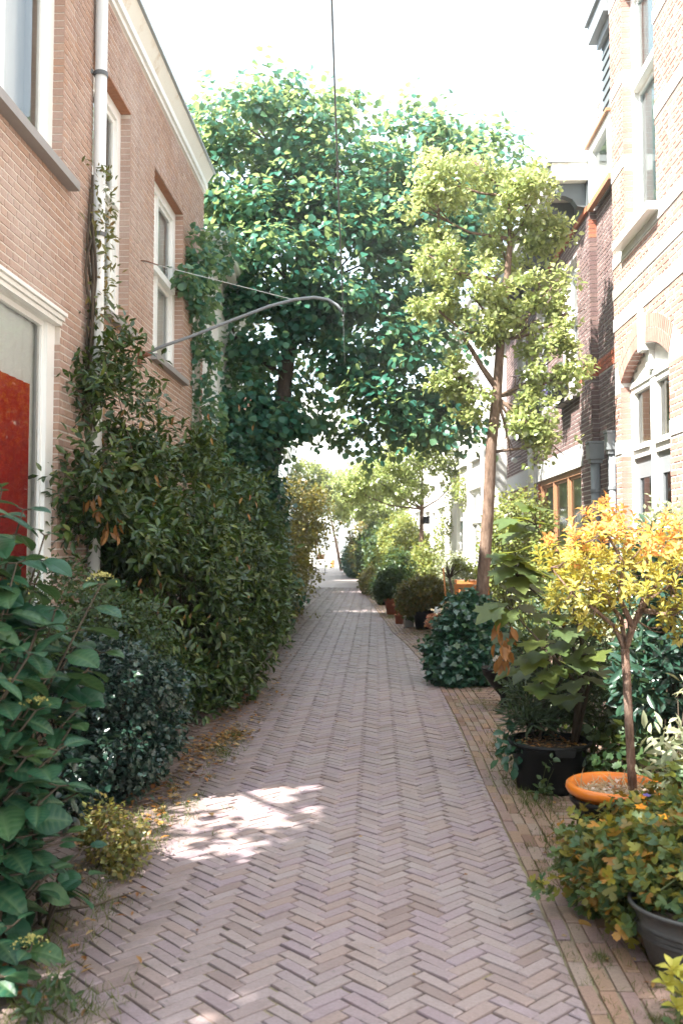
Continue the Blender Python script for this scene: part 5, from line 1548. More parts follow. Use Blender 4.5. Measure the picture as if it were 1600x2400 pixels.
yt = thing('azalea_standard', 'standard shrub on a bare stem with bright yellow leaves and peach tips', 'shrub', (1.32, 5.0, .33))
E0 = 5.0
ytr = [(1.33, 5.0, .32), at(1475, 1740, E0), at(1468, 1600, E0), at(1463, 1520, E0)]
sb = MB(); sb.tube(ytr, [.024, .022, .021, .022], 12)
ybr = [[at(1463, 1520, E0), at(1440, 1470, 5.0), at(1395, 1430, 4.95), at(1340, 1390, 4.95), at(1290, 1330, 5.0)], [at(1463, 1520, E0), at(1455, 1450, 5.05), at(1400, 1380, 5.1), at(1350, 1280, 5.1)],
       [at(1463, 1515, E0), at(1480, 1470, 4.95), at(1500, 1420, 4.9), at(1570, 1370, 4.85)], [at(1466, 1520, E0), at(1490, 1455, 5.1), at(1520, 1350, 5.2), at(1500, 1240, 5.2)], [at(1480, 1465, 4.95), at(1450, 1400, 4.9), at(1460, 1320, 4.85), at(1420, 1250, 4.85)], [at(1500, 1430, 4.95), at(1560, 1440, 4.9), at(1640, 1380, 4.9)], [at(1480, 1470, 5), at(1560, 1330, 5.1), at(1610, 1250, 5.1)]]
for br in ybr: sb.tube(br, [.017] + [.012, .009, .006, .003][:len(br) - 1], 7)
ylob = [px(1480, 1265, 5.0, 150, 65, .36), px(1370, 1300, 5.0, 95, 60, .32), px(1300, 1320, 5.0, 55, 50, .25), px(1580, 1300, 5.0, 90, 80, .35), px(1440, 1370, 4.95, 120, 65, .33), px(1560, 1400, 4.9, 80, 60, .3), px(1340, 1400, 4.95, 70, 50, .25), px(1400, 1215, 5.1, 60, 30, .2), px(1350, 1440, 5.1, 50, 45, .22), px(1410, 1470, 5.1, 40, 35, .2), px(1600, 1440, 5.0, 60, 60, .25)]
c0, r0_ = [], []
ntw = 320
L = np.array(ylob)
wgt = (L[:, 3] * L[:, 5]); li = rng.choice(len(L), ntw, p=wgt / wgt.sum())
d = rdir(ntw); d[:, 1] -= .2; d = nz(d)
C = L[li, :3] + d * L[li, 3:6] * (rng.random(ntw) ** .45)[:, None]
for i in range(0, ntw, 3):
    j = min((p for br in ybr for p in br[1:]), key=lambda p: np.linalg.norm(np.array(p) - C[i]))
    sb.tube([j, (np.array(j) + C[i]) / 2 + np.array((0, 0, -.02)), C[i]], [.004, .003, .0018], 4, cap=False)
sb.build('stem', M['bark_red'], yt)
P, A, N, S_, kind_ = [], [], [], [], []
zt = np.percentile(C[:, 2], [28, 62])
for i in range(ntw):
    ax = nz(d[i] * .6 + np.array((0, 0, 1.0)) + .3 * rng.normal(size=3))
    u1 = nz(np.cross(ax, rdir(1)[0])); u2 = np.cross(ax, u1)
    kk = random.randint(7, 11)
    top_ = C[i][2] > zt[1] + random.uniform(-.05, .08)
    for j in range(kk):
        a = j * 2.4 + random.uniform(-.2, .2)
        rad = u1 * math.cos(a) + u2 * math.sin(a)
        el = .15 + 1.0 * j / kk
        dirn = rad * math.cos(el) + ax * math.sin(el)
        P.append(C[i] + ax * .006 * j); A.append(dirn); N.append(ax * math.cos(el) - rad * math.sin(el)); S_.append(random.uniform(.042, .066) * (1 - .025 * j)); kind_.append(2 if (top_ and j > kk * .35) else (1 if C[i][2] > zt[0] or random.random() < .4 else 0))
P, A, N, S_, kind_ = map(np.array, (P, A, N, S_, kind_))
for kv, mn, npz in ((0, 'olive_yellow', 60), (1, 'yellow', 150), (2, 'peach', 90)):
    s = kind_ == kv
    leaves('foliage', yt, M[mn], 'spoon', P[s], A[s], N[s], S_[s], npz)

# bowl planter on a foot
bc = (1.33, 9.5, 0)
pot('plant_bowl', 'shallow black bowl tapering to a narrow foot, by the ivy mound', bc, [(0, .004), (.10, .004), (.085, .05), (.10, .12), (.20, .24), (.262, .33), (.272, .38), (.282, .385), (.282, .4), (.268, .4), (.26, .36)], 'black', .35, .25)
leafy('bedding_plant', 'small dark plant with white blossoms in the black bowl', 'plant', (1.25, 9.4, .35), [(1.22, 9.4, .44, .1, .1, .07)], 'rhodo', 'ovate', 40, 5, .06, .04, 0, shell=(.1, 1))
n_ = 14; P = np.array((1.2, 9.33, .5)) + rng.normal(size=(n_, 3)) * (.03, .03, .02)
t = leaves('blossom', None, M['white_flower'], 'small', P, rdir(n_), rdir(n_) + np.array((0, -1, .5)), .045, 0, kind=None); tag(t, 'white blossoms above the dark plant in the black bowl', 'flowers')

# galvanised tub with columbine
gc = (1.345, 3.78, 0)
gt = thing('zinc_tub', 'old galvanised zinc wash tub with ribbed bands at lower right', 'tub', gc)
b = MB()
prof = [(0, .004), (.27, .004), (.285, .02), (.315, .12), (.316, .128), (.332, .135), (.317, .142), (.32, .148), (.336, .155), (.321, .162), (.325, .168), (.341, .175), (.327, .182), (.345, .235), (.36, .24), (.362, .252), (.35, .255), (.34, .235), (.33, .2)]
b.lathe(prof, gc, 48, 0, 1.0, .78); b.build('body', M['galv'], gt)
b = MB(); b.disc((gc[0], gc[1], .205), .33, 36, 0, 1, .78, .02); b.build('soil', M['soil'], gt)
b = MB()
hp = [np.array((gc[0] + .362 * math.cos(a), gc[1] + .362 * .78 * math.sin(a), .215)) for a in (math.radians(-62), math.radians(-46))]
b.tube([hp[0], hp[0] + (0.02, -.03, -.01), hp[1] + (0.02, -.03, -.01), hp[1]], .012, 7); b.build('handle', M['galv'], gt)
leafy('columbine', 'bushy columbine with green and yellowing lobed leaves in the zinc tub', 'plant', (1.36, 3.95, .2),
      [(1.32, 3.9, .30, .34, .26, .14), (1.15, 4.15, .32, .24, .26, .15), (1.45, 4.2, .36, .3, .3, .16), (1.05, 3.95, .22, .16, .18, .12), (1.32, 4.5, .30, .32, .22, .14), (1.04, 4.4, .24, .18, .22, .14), (1.2, 4.35, .1, .4, .25, .16), (1.55, 4.55, .45, .2, .2, .14)],
      'columbine', 'threefold', 1250, 5, .085, .05, 200, stem=12, stem_mat='stem_green', flat=.6, droop=.1, shell=(.35, 1.05))
for nm, mn, n_, sz, zz0, lab, cat in (('poppy_flower', 'orange_flower', 16, .03, .38, 'small orange flowers scattered among the columbine leaves', 'flowers'), ('bell_flower', 'violet_flower', 7, .022, .36, 'violet flowers among the columbine leaves near the right edge', 'flowers')):
    cs = np.array([(random.uniform(.98, 1.6) if nm[0] == 'p' else random.uniform(1.15, 1.6), random.uniform(3.85, 4.6), 0) for _ in range(n_)])
    cs[:, 2] = zz0 + rng.uniform(-.2, .17, n_)
    P = np.repeat(cs, 5, 0); a = np.tile(np.arange(5) * 1.257, n_)
    A = np.stack([np.cos(a), np.sin(a) * .8, .3 + .2 * np.sin(a)], 1)
    t = leaves(nm, None, M[mn], 'small', P, A, np.tile((0, -.4, 1), (len(P), 1)) + .1 * rng.normal(size=(len(P), 3)), sz, 0, kind='stuff'); tag(t, lab, cat)
b = MB(); sb = rng.uniform(size=(60, 3))
# tuft of lemon leaves at the corner
lt2 = thing('euonymus', 'lemon yellow leafy shoot in the bottom right corner', 'plant', (1.02, 3.18, 0))
P, A, N, S_ = [], [], [], []
for (u, v) in ((1575, 2275), (1560, 2310), (1595, 2330), (1590, 2290), (1620, 2300), (1585, 2365)):
    c = at(u, v, 3.2)
    for j in range(9):
        a = j * 2.4; el = .1 + j * .12
        P.append(c); A.append((math.cos(a) * math.cos(el), math.sin(a) * math.cos(el) - .1, math.sin(el))); N.append((-math.cos(a) * math.sin(el), -math.sin(a) * math.sin(el) - .2, math.cos(el))); S_.append(random.uniform(.045, .062))
leaves('leaves', lt2, M['lemon'], 'spoon', np.array(P), np.array(A), np.array(N), np.array(S_), 100)
leafy('shrub', 'low dark lobed leaves under the lemon yellow shoot', 'plant', (1.03, 3.2, 0), [(1.02, 3.2, .05, .1, .12, .06), (.93, 3.12, .04, .06, .06, .05), (1.12, 3.35, .08, .1, .1, .08)], 'green', 'lobed', 30, 4, .06, .05, 60, shell=(.1, 1))

# shrubs at the right edge and between pots and house
leafy('rhododendron', 'dark rhododendron with whorled glossy leaves at the right edge', 'shrub', (1.9, 6.0, 0), [(1.85, 6.0, 1.15, .3, .35, .35), (1.75, 5.9, .85, .28, .3, .3), (2.05, 6.0, .8, .35, .4, .5), (1.9, 6.2, 1.5, .3, .4, .25)], 'rhodo', 'slim', 420, 7, .1, .12, 200, stem=6, shell=(.4, 1.02), up=.5)
leafy('shrub', 'pale grey-green leafed plant with a white blossom at the right edge', 'plant', (1.45, 4.7, 0), [(1.45, 4.72, .62, .14, .14, .2), (1.52, 4.6, .45, .14, .14, .2), (1.58, 4.75, .8, .12, .12, .15)], 'silver', 'slim', 60, 6, .1, .085, 150, stem=6, shell=(.2, 1))
leafy('ground_cover', 'dark green leafy ground cover between the pots and the house', 'ground cover', (2.1, 7.0, 0), [(1.75, 6.4, .18, .35, .6, .25), (2.2, 6.8, .35, .5, .7, .4), (1.8, 7.6, .3, .35, .7, .35), (2.3, 5.6, .3, .5, .7, .4), (1.7, 5.6, .15, .3, .4, .2), (2.4, 8.3, .4, .4, .7, .45)], 'green', 'lobed', 1100, 5, .12, .07, 0)
leafy('shrub', 'silver variegated shrub glowing in the sun behind the yellow shrub', 'shrub', (2.2, 8.6, 0), [(2.2, 8.6, 1.0, .4, .5, .5), (2.3, 8.9, .6, .45, .5, .5), (2.45, 8.0, 1.5, .3, .5, .45), (1.95, 9.2, .55, .3, .4, .4)], 'silver', 'small', 1300, 6, .12, .055, 0, stem=5)
leafy('shrub', 'sunlit pale green bush between the slender tree and the brown framed window', 'shrub', (2.2, 14.5, 0), [(2.15, 14.3, 1.75, .5, .6, .7), (2.3, 14.6, 1.1, .5, .6, .8), (1.85, 14.2, 1.4, .3, .4, .5), (2.4, 13.5, .8, .4, .5, .7)], 'light_green', 'small', 1700, 6, .16, .07, 0, stem=5)
leafy('shrub', 'pinkish-white flowering bush behind the wooden chair', 'shrub', (2.2, 19, 0), [(2.1, 18.5, .55, .45, .8, .55), (1.9, 20, .6, .45, 1, .6), (1.8, 22, .7, .35, .8, .7)], 'silver', 'small', 900, 6, .18, .085, 0)
leafy('climbing_plant', 'leafy climber trailing over the front of the white house with the green door', 'climber', (2.3, 24, 0), [(2.2, 23.6, 2.9, .15, .4, .5), (2.1, 26.5, 2.2, .15, .6, .9), (2.0, 29, 1.5, .2, 1.0, 1.1)], 'light_green', 'small', 480, 6, .2, .09, 0, shell=(.1, 1))
leafy('shrub', 'yellow-green shrub beneath the second street tree', 'shrub', (1.0, 27, 0), [(.95, 26.5, 1.1, .6, 1.2, 1.0), (.8, 29, 1.3, .7, 1.5, 1.2), (1.2, 24.2, .8, .4, .8, .7)], 'light_green', 'small', 1900, 6, .22, .11, 0, stem=3)
leafy('shrub', 'mid green shrub with white blossoms beneath the third street tree', 'shrub', (.4, 33, 0), [(.3, 32, 1.0, .7, 1.5, 1.1), (.1, 35, 1.2, .8, 2, 1.2), (.5, 30, .6, .45, 1, .6)], 'green', 'small', 2000, 6, .25, .13, 0, stem=3)
leafy('shrub', 'round golden shrub far along the right side of the path', 'shrub', (-.6, 42, 0), [(-.5, 42, 1.5, .7, 1.5, 1.0), (-.2, 44, 1.0, .8, 2, 1.0)], 'vine', 'small', 900, 6, .3, .16, 0, stem=3)
leafy('shrub', 'farthest dark teal bush on the right by the end of the path', 'shrub', (-1.3, 47, 0), [(-1.0, 46, .65, .5, 1.2, .65), (-1.2, 50, .7, .5, 1.5, .7), (-.8, 43.5, .45, .4, 1, .45)], 'ivy', 'small', 1000, 6, .3, .16, 0)
leafy('shrub', 'small yellow bush in front of the parked bicycle, far right', 'shrub', (-.2, 37, 0), [(-.25, 37.5, .75, .5, 1.2, .5)], 'light_green', 'small', 420, 6, .22, .12, 0)
leafy('shrub', 'low grey-green shrub spilling onto the path far right', 'shrub', (.0, 29.5, 0), [(-.05, 30, .42, .42, 1.2, .42), (.15, 28.2, .35, .35, .8, .35)], 'olive', 'small', 620, 6, .2, .1, 0)

# pots further along
kp = (.9, 17.9, 0)
pot('plant_pot', 'large black bucket holding a spreading bush, beside the bollard lamp', kp, [(0, .004), (.15, .004), (.19, .33), (.2, .34), (.19, .35), (.18, .33)], 'black', .31, .18)
leafy('potted_shrub', 'spreading olive bush growing from the large black bucket', 'shrub', (.9, 17.9, .3), [(.85, 17.9, .66, .42, .4, .26), (1.05, 18.1, .72, .3, .35, .25), (.62, 17.9, .5, .24, .3, .2)], 'olive', 'small', 1100, 6, .12, .06, 0, stem=8)
pot('plant_pot', 'square-shouldered small terracotta pot at the path edge', (.47, 19.0, 0), [(0, .004), (.075, .004), (.09, .16), (.10, .16), (.10, .2), (.085, .2), (.08, .17)], 'terra', .17, .08)
pot('plant_pot', 'small pale grey planter between terracotta pot and black bucket', (.64, 18.4, 0), [(0, .004), (.10, .004), (.10, .19), (.11, .19), (.11, .205), (.095, .205), (.09, .18)], 'stone', .17, .09)
leafy('potted_plant', 'little green plant in the pale grey planter', 'plant', (.66, 18.4, .17), [(.7, 18.35, .26, .14, .14, .12)], 'green', 'ovate', 60, 5, .09, .06, 0)
tc2 = (.37, 21.5, 0)
pot('plant_pot', 'tall terracotta pot with thick rolled rim on the right of the path', tc2, [(0, .004), (.12, .004), (.165, .30), (.20, .305), (.205, .37), (.18, .375), (.165, .32)], 'terra', .33, .16)
pot('plant_pot', 'lower terracotta pot with double rim next to the tall one', (.52, 21.0, 0), [(0, .004), (.10, .004), (.13, .22), (.155, .225), (.155, .27), (.13, .275), (.125, .24)], 'terra', .24, .12)
leafy('potted_shrub', 'bushy green shrub growing from the tall terracotta pot', 'shrub', (.37, 21.5, .33), [(.35, 21.6, .75, .35, .4, .42), (.5, 21.9, 1.05, .35, .4, .4), (.15, 21.8, .62, .22, .3, .28)], 'green', 'small', 900, 6, .14, .075, 0, stem=6)
pot('plant_pot', 'black pot with pale flowers, farthest of the pots on the path', (.17, 24.7, 0), [(0, .004), (.11, .004), (.14, .22), (.15, .225), (.15, .24), (.13, .24)], 'black', .21, .13)
leafy('potted_plant', 'silvery plant with pink flowers in the farthest black pot', 'plant', (.15, 24.7, .2), [(.1, 24.7, .33, .2, .2, .16)], 'silver', 'small', 140, 6, .1, .06, 0)
wc = (1.03, 16.1, 0)
pot('plant_pot', 'tapered white flower pot with salmon flowers beside the ivy mound', wc, [(0, .004), (.07, .004), (.105, .2), (.115, .2), (.115, .215), (.10, .215), (.095, .19)], 'white', .19, .095)
leafy('potted_plant', 'salmon and yellow flowers filling the white pot', 'flowers', (1.03, 16.1, .19), [(1.03, 16.1, .29, .15, .13, .10)], 'pink_flower', 'small', 150, 6, .07, .05, 0, stem=4)
lc = (1.11, 17.1, 0)
t = thing('bollard_lamp', 'short bollard lamp with white domed cap behind the white pot', 'lamp', lc)
b = MB(); b.lathe([(0, .004), (.06, .004), (.06, .22), (.055, .23)], lc, 20); b.build('post', M['black'], t)
b = MB(); b.lathe([(.054, .23), (.054, .37)], lc, 20); b.build('lamp_glass', M['glass'], t)
b = MB(); b.lathe([(.066, .372), (.066, .40), (.058, .44), (.04, .47), (0, .48)], lc, 20); b.build('cap', M['white'], t)
# standard rose with bare twigs, stake
t = thing('standard_tree', 'small bare-twigged standard tree by the wooden chair', 'small tree', (1.3, 15.3, 0))
b = MB(); hd_ = at(1053, 1355, 15.3); b.tube([(1.31, 15.3, 0), at(1063, 1420, 15.3), hd_], [.028, .022, .022], 8)
for k in range(26):
    a = random.uniform(-1.2, 1.2); e = hd_ + np.array((math.sin(a) * .33, random.uniform(-.25, .25), math.cos(a) * random.uniform(.2, .42)))
    b.tube([hd_, (hd_ + e) / 2 + np.array((0, 0, .02)), e], [.010, .006, .002], 5, cap=False)
b.build('trunk', M['bark_dark'], t)
P, A, N = foliage([(1.5, 15.3, 1.12, .16, .2, .12), (1.4, 15.3, 1.3, .2, .2, .1)], 70, 6, .1)
leaves('crown', t, M['light_green'], 'small', P, A, N, .05, 0)
b = MB(); b.tube([at(1048, 1455, 15.0), at(1038, 1330, 15.0)], .012, 6); o = b.build('garden_stake', M['wood_orange']); tag(o, 'thin pale wooden stake leaning beside the bare twigged tree', 'stake')
# wooden chair
cx, cy = 1.55, 16.2
t = thing('garden_chair', 'orange oiled slatted wooden garden chair on the right pavement', 'chair', (cx, cy, 0))
b = MB()
for sx in (-.21, .21):
    b.bar((cx + sx, cy - .2, .004), (cx + sx, cy - .24, .88), .03, .04); b.bar((cx + sx, cy + .24, .004), (cx + sx, cy + .22, .44), .03, .04); b.bar((cx + sx, cy - .19, .40), (cx + sx, cy + .25, .42), .02, .05)
b.build('frame', M['wood_orange'], t)
b = MB(); b.bar((cx - .235, cy - .25, .90), (cx + .235, cy - .25, .90), .03, .08); b.bar((cx - .2, cy - .225, .52), (cx + .2, cy - .225, .52), .025, .05); b.build('rail', M['wood_orange'], t)
for k in range(7):
    b = MB(); x = cx - .17 + k * .0567; b.bar((x, cy - .226, .546), (x, cy - .246, .86), .032, .014); b.build('slat', M['wood_orange'], t)
for k in range(6):
    b = MB(); y = cy - .17 + k * .075; b.box(cx - .23, cx + .23, y, y + .06, .446, .464); b.build('seat_slat', M['wood_orange'], t)
t = thing('garden_table', 'small orange wooden table just behind the slatted chair', 'table', (1.75, 17.2, 0))
b = MB(); b.box(1.45, 2.05, 16.9, 17.5, .90, .96); b.build('top', M['wood_orange'], t)
for sx in (1.5, 2.0):
    for sy in (16.95, 17.45):
        b = MB(); b.box(sx - .025, sx + .025, sy - .025, sy + .025, .004, .897); b.build('leg', M['wood_orange'], t)
# flower boxes on the sills and door pot
for (y, lab) in ((14.0, 'black flower box with violet flowers in a wire holder under the upper window'), (16.3, 'farther dark flower box below the second upper window')):
    t = thing('flower_box', lab, 'flower box', (2.66, y, 3.72), 'flower boxes under the upper windows')
    b = MB(); b.box(2.60, 2.82, y - .3, y + .3, 3.74, 3.92); b.build('box', M['black'], t)
    b = MB()
    for yy in (y - .25, y + .25): b.tube([(2.85, yy, 3.9), (2.57, yy, 3.9), (2.57, yy, 3.725), (2.85, yy, 3.66)], .008, 5)
    b.build('holder', M['wire'], t)
    P, A, N = foliage([(2.7, y, 3.98, .16, .34, .12), (2.58, y + .1, 3.85, .1, .3, .14)], 130, 6, .08)
    leaves('foliage', t, M['green'], 'small', P, A, N, .045, 0)
    n_ = 60; P = np.stack([2.55 + rng.normal(0, .05, n_), y + rng.normal(0, .2, n_), 3.9 + rng.normal(0, .08, n_)], 1)
    leaves('flower', t, M['violet_flower'], 'small', P, rdir(n_), rdir(n_) + np.array((-1, 0, 0)), .045, 0)
hp_ = at(1115, 1178, 23.5)
t = thing('hanging_pot', 'black round planter mounted over the green door of the white house', 'flower pot', hp_)
b = MB(); b.lathe([(0, -.12), (.11, -.12), (.15, .10), (.14, .10)], hp_, 18); b.build('pot', M['black'], t)
b = MB(); b.bar((hp_[0] + .13, hp_[1], hp_[2]), (hp_[0] + .35, hp_[1], hp_[2]), .03, .03); b.build('bracket', M['wire'], t)
P, A, N = foliage([(hp_[0], hp_[1], hp_[2] + .15, .2, .2, .1)], 60, 6, .08); leaves('foliage', t, M['olive'], 'small', P, A, N, .06, 0)
# wall lamp / camera
t = thing('wall_camera', 'small white security camera on the dark brick house wall', 'camera', (2.7, 21.0, 3.75))
c = at(1163, 1078, 18.6); c[0] = 2.72
b = MB(); b.tube([c, c + (0, -.18, -.03)], .05, 12); b.build('body', M['white'], t)
b = MB(); b.bar(c + (0, 0, .03), (2.88, c[1], c[2] + .08), .03, .03); b.build('bracket', M['grey_metal'], t)
# trellis wires by the window
b = MB()
for k in range(5): b.tube([(2.83, 16.95 + k * .13, 1.0), (2.82, 16.95 + k * .13 + .04 * math.sin(k), 3.7)], .012, 5)
for z in (1.6, 2.4, 3.2): b.tube([(2.815, 16.9, z), (2.815, 17.52, z)], .01, 5)
o = b.build('trellis', M['cream']); tag(o, 'thin pale trellis rods on the pier between the two wide windows', 'trellis')

# ================================================================ curved arm, cables
t = thing('curved_pole', 'long grey curved iron pole reaching over the path from the left wall', 'pole', (XL, 9.75, 3.64))
AYm = 9.75
pp = [(XL, AYm, 3.60)] + [at(u, v, AYm) for u, v in ((380, 812), (450, 788), (540, 752), (630, 718), (690, 702), (735, 697), (768, 702), (790, 716), (803, 733))]
b = MB(); b.tube(pp, [.0175] * 10, 10); b.build('tube', M['grey_metal'], t)
b = MB(); b.tube([(XL, AYm, 3.60), (XL + .14, AYm, 3.65)], .03, 10); b.box(XL - .02, XL + .03, AYm - .06, AYm + .06, 3.5, 3.7); b.build('wall_socket', M['rust'], t)
e = at(804, 733, AYm)
b = MB()
for k in range(3):
    c = e + np.array((0, 0, -.012 - .03 * k))
    b.tube([c + np.array((.012 * math.cos(a) * (k % 2 == 0), .012 * math.cos(a) * (k % 2), .02 * math.sin(a))) for a in np.linspace(0, 6.283, 9)], .004, 5, cap=False)
b.build('shackle', M['grey_metal'], t)
b = MB()
q0 = e; q1 = at(772, -160, 4.2)
b.tube([q0 * (1 - f) + q1 * f + np.array((0, 0, -.10 * math.sin(math.pi * f))) for f in np.linspace(0, 1, 14)], .006, 6); o = b.build('cable', M['wire']); tag(o, 'thin dark cable running up from the tip of the curved arm', 'cable')
b = MB(); b.tube([e + np.array((0, 0, -.07)), at(808, 850, AYm)], .0014, 5); o = b.build('cord', M['wire_pale']); tag(o, 'thin pale cord hanging straight down from the arm tip', 'cord')
t = thing('stay_wire', 'thin pale stay wire running from a rusty wall hook to the curved arm', 'wire', (XL, 9.8, 4.64))
b = MB(); b.tube([(XL + .02, 9.79, 4.64), at(395, 628, 9.77), at(690, 703, AYm)], .004, 5); b.build('wire', M['wire_pale'], t)
b = MB(); b.tube([(XL - .02, 9.79, 4.65), (XL + .06, 9.79, 4.645), at(372, 622, 9.78)], .007, 6); b.build('hook', M['rust'], t)

# ================================================================ far bits
def bicycle(x, y, rot, label):
    t = thing('bicycle', label, 'bicycle', (x, y, 0), None, rot)
    for wy in (-.52, .52):
        b = MB(); P = [(0, wy + .33 * math.cos(a), .345 + .33 * math.sin(a)) for a in np.linspace(0, 2 * math.pi, 25)]
        b.tube(P, .02, 6, cap=False); wl = b.build('wheel', M['black'], t)
        b = MB()
        for k in range(10):
            a = k * math.pi / 5; b.tube([(0, wy, .345), (0, wy + .32 * math.cos(a), .345 + .32 * math.sin(a))], .003, 4)
        b.build('spoke', M['grey_metal'], wl)
    b = MB(); bbk = (0, -.08, .3); st = (0, -.2, .85); hd2 = (0, .38, .88)
    for p, q in ((bbk, st), (bbk, hd2), ((0, -.16, .68), (0, .4, .8)), (bbk, (0, -.52, .345)), ((0, -.17, .72), (0, -.52, .345)), (hd2, (0, .52, .345))): b.tube([p, q], .018, 7)
    b.build('frame', M['purple_cloth'], t)
    b = MB(); b.tube([(-.28, .25, 1.02), (-.2, .38, 1.03), (.2, .38, 1.03), (.28, .25, 1.02)], .014, 6); b.tube([hd2, (0, .38, 1.03)], .014, 6); b.build('handlebar', M['grey_metal'], t)
    b = MB(); b.box(-.09, .09, -.34, -.06, .87, .93); b.build('saddle', M['black'], t)
    b = MB(); b.box(-.2, -.04, -.78, -.40, .35, .72); b.box(.04, .2, -.78, -.40, .35, .72); b.build('pannier', M['purple_cloth'], t)
    return t


bicycle(-.42, 34.5, .25, 'parked bicycle with dark purple panniers on the right of the path')
bicycle(-2.95, 41.5, .05, 'dark bicycle half hidden in the far shrubs on the left')
t = thing('display_stand', 'spindly grey metal stand on the path near the street end', 'stand', (-2.9, 50, 0))
b = MB()
for sx in (-3.15, -2.7): b.tube([(sx, 50, .02), (sx, 50, 1.05)], .02, 6); b.tube([(sx - .1, 49.8, .02), (sx + .1, 50.2, .02)], .02, 6)
b.tube([(-3.15, 50, 1.05), (-2.7, 50, 1.05)], .02, 6); b.tube([(-3.15, 50, .6), (-2.7, 50, .6)], .015, 6); b.build('frame', M['grey_metal'], t)
b = MB(); b.box(-3.12, -2.73, 49.98, 50.02, .7, 1.0); b.build('panel', M['wood_frame'], t)
t = thing('traffic_post', 'orange and white marker post at the far end of the path', 'post', (-2.75, 60, 0))
b = MB(); b.lathe([(.12, 0), (.12, .5)], (-2.75, 60, 0), 12); b.build('lower_band', M['wood_orange'], t)
b = MB(); b.lathe([(.12, .502), (.12, .8), (0, .85)], (-2.75, 60, 0), 12); b.build('upper_band', M['white'], t)

# ================================================================ moss, grass, fallen leaves
def tufts(name, label, pts, h, n_per, spread, mat='grass', cat='grass'):
    P = np.repeat(np.asarray(pts, float), n_per, 0) + rng.normal(size=(len(pts) * n_per, 3)) * (spread, spread, 0)
    P[:, 2] = np.maximum(P[:, 2], 0.0)
    A = rdir(len(P)); A[:, 2] = np.abs(A[:, 2]) + .7
    t = leaves(name, None, M[mat], 'blade', P, A, rdir(len(P)), h * (.5 + .8 * rng.random(len(P))), 0, kind='stuff')
    return tag(t, label, cat)


pts = []
while len(pts) < 700:                                  # weeds along the right border
    y = 3 + 9 * random.random() ** 1.5; x = random.gauss(1.1, .05) if random.random() < .6 else random.uniform(.74, 1.1)
    if math.sin(y * 2.1) + math.sin(y * 5.3 + 1) > -.3: pts.append((x, y, 0))
tufts('grass', 'grass and weeds sprouting along the brick border strip', pts, .030, 9, .016)
pts = [(random.gauss(1.02, .06), random.gauss(5.0, .25), 0) for _ in range(130)] + [(random.gauss(.99, .05), random.gauss(6.2, .35), 0) for _ in range(110)] + [(random.gauss(.98, .05), random.gauss(7.4, .4), 0) for _ in range(90)] + [(random.gauss(.9, .2), random.gauss(17.0, .5), 0) for _ in range(120)] + [(random.gauss(.35, .12), random.gauss(20.6, .3), 0) for _ in range(60)]
tufts('grass', 'longer grass clumps around the tubs on the right', pts, .055, 7, .035)
pts = [(random.gauss(.97, .02), random.gauss(3.35, .03), 0) for _ in range(14)] + [(random.gauss(.88, .02), random.gauss(3.85, .03), 0) for _ in range(10)] + [(random.gauss(.8, .02), random.gauss(4.9, .2), 0) for _ in range(12)]
tufts('grass', 'small green tufts between the border bricks near the corner', pts, .03, 22, .012)
pts = [(random.uniform(-1.55, -1.15), random.uniform(3.2, 4.8), 0) for _ in range(170)] + [(random.gauss(-1.28, .1), random.gauss(5.6, .5), 0) for _ in range(120)] + [(random.gauss(-1.2, .06), random.gauss(7.6, .4), 0) for _ in range(90)] + [(random.gauss(-1.12, .1), random.gauss(3.35, .12), 0) for _ in range(60)]
tufts('grass', 'straggling grass and weeds under the hedges on the left', pts, .05, 9, .03)
pts = []
gx = np.arange(0, 1)
for _ in range(5200):                                  # moss and seedlings in the joints, thickest near the edges
    y = 2.9 + 9 * random.random() ** 1.8
    e = random.random()
    x = random.uniform(-1.3, .73)
    pts.append((x, y, 0.0))
P = np.array(pts); keep = np.sin(P[:, 0] * 7 + P[:, 1] * 2.3) + np.sin(P[:, 1] * 5.1 - P[:, 0] * 4) > -.2 + 0.9 * rng.random(len(P)) - .5
P = P[keep]
A = rdir(len(P)); A[:, 2] = np.abs(A[:, 2]) + .3
t = leaves('moss', None, M['grass'], 'blade', P + (0, 0, -.006), A, rdir(len(P)), .017 * (.5 + .8 * rng.random(len(P))), 0, kind='stuff'); tag(t, 'moss and tiny seedlings in the joints of the herringbone path', 'moss')


def litter(name, label, boxes, tn='ovate', sz=.045):
    P = []
    for (x, y, sx, sy, n_) in boxes: P += [(random.gauss(x, sx), random.gauss(y, sy), .012 + random.random() * .02) for _ in range(n_)]
    P = np.array(P)
    t = leaves(name, None, M['litter'], tn, P, rdir(len(P)) * (1, 1, .15), rdir(len(P)) * .5 + np.array((0, 0, 1.5)), sz * (.5 + .8 * rng.random(len(P))), 0, kind='stuff')
    return tag(t, label, 'leaf litter')


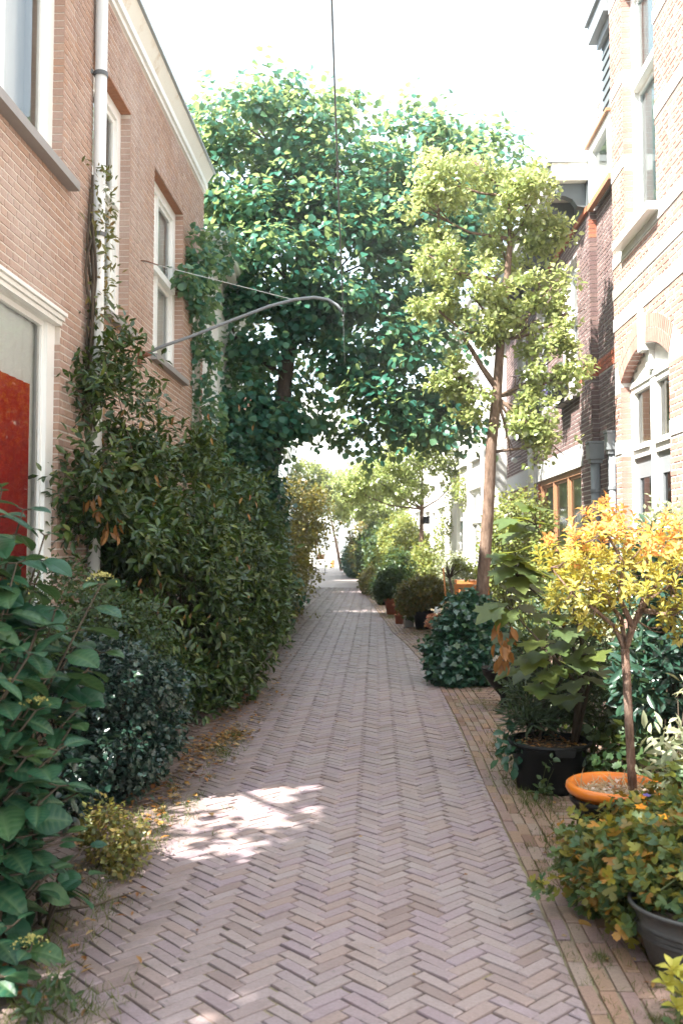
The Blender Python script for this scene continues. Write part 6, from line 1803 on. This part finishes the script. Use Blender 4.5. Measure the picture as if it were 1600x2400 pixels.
litter('fallen_leaves', 'brown and orange fallen leaves along the foot of the left hedge', [(-1.35, 7.5, .12, .5, 260), (-1.3, 9.5, .15, .9, 260), (-1.4, 6.2, .15, .5, 140), (-1.45, 5.3, .15, .4, 140), (-1.5, 12.5, .2, 1.5, 200), (-1.75, 19, .15, 2, 160), (-1.2, 8.0, .08, .2, 120)])
litter('fallen_leaves', 'scattered dry leaves under the hydrangea at lower left', [(-1.35, 4.3, .15, .4, 60), (-1.25, 3.5, .12, .25, 22)], 'slim', .05)
litter('fallen_leaves', 'few withered leaves on the bricks among the right hand pots', [(1.05, 4.9, .12, .5, 30), (1.02, 3.6, .12, .3, 14), (1.2, 7.5, .3, .8, 40)], 'slim', .045)
litter('fallen_leaves', 'a few single leaves and petals lying on the middle of the path', [(-.3, 4.2, .6, .7, 14), (-.2, 7, .6, 1.8, 18)], 'small', .022)
b = MB(); b.tube([at(55, 2140, 3.9) * (1, 1, 0) + (0, 0, .03), (-1.42, 4.1, .05), (-1.25, 4.25, .03), (-1.12, 4.45, .02)], [.009, .008, .006, .003], 6); o = b.build('fallen_branch', M['stem_brown']); tag(o, 'bent brown branch lying on the bricks under the hydrangea', 'branch')
leafy('weed', 'tall leafy weed sprouting at the lower left corner of the path', 'weed', (-1.12, 3.35, 0), [(-1.12, 3.38, .08, .05, .05, .09), (-1.17, 3.3, .05, .05, .05, .05)], 'green', 'slim', 26, 5, .05, .05, 60, shell=(.1, 1), up=.6)

# thin summer haze in the whole street
hm = bpy.data.materials.new('thin_haze'); hm.use_nodes = True
n = hm.node_tree; n.nodes.clear()
ou = n.nodes.new('ShaderNodeOutputMaterial'); pv = n.nodes.new('ShaderNodeVolumePrincipled')
pv.inputs['Color'].default_value = (0.95, 0.97, 1.0, 1); pv.inputs['Density'].default_value = 0.0014; pv.inputs['Anisotropy'].default_value = 0.3
n.links.new(pv.outputs[0], ou.inputs['Volume'])
b = MB(); b.box(-160, 160, -25, 310, -1.0, 19.0); o = b.build('haze', hm); tag(o, 'thin bright haze filling the street', kind='stuff')
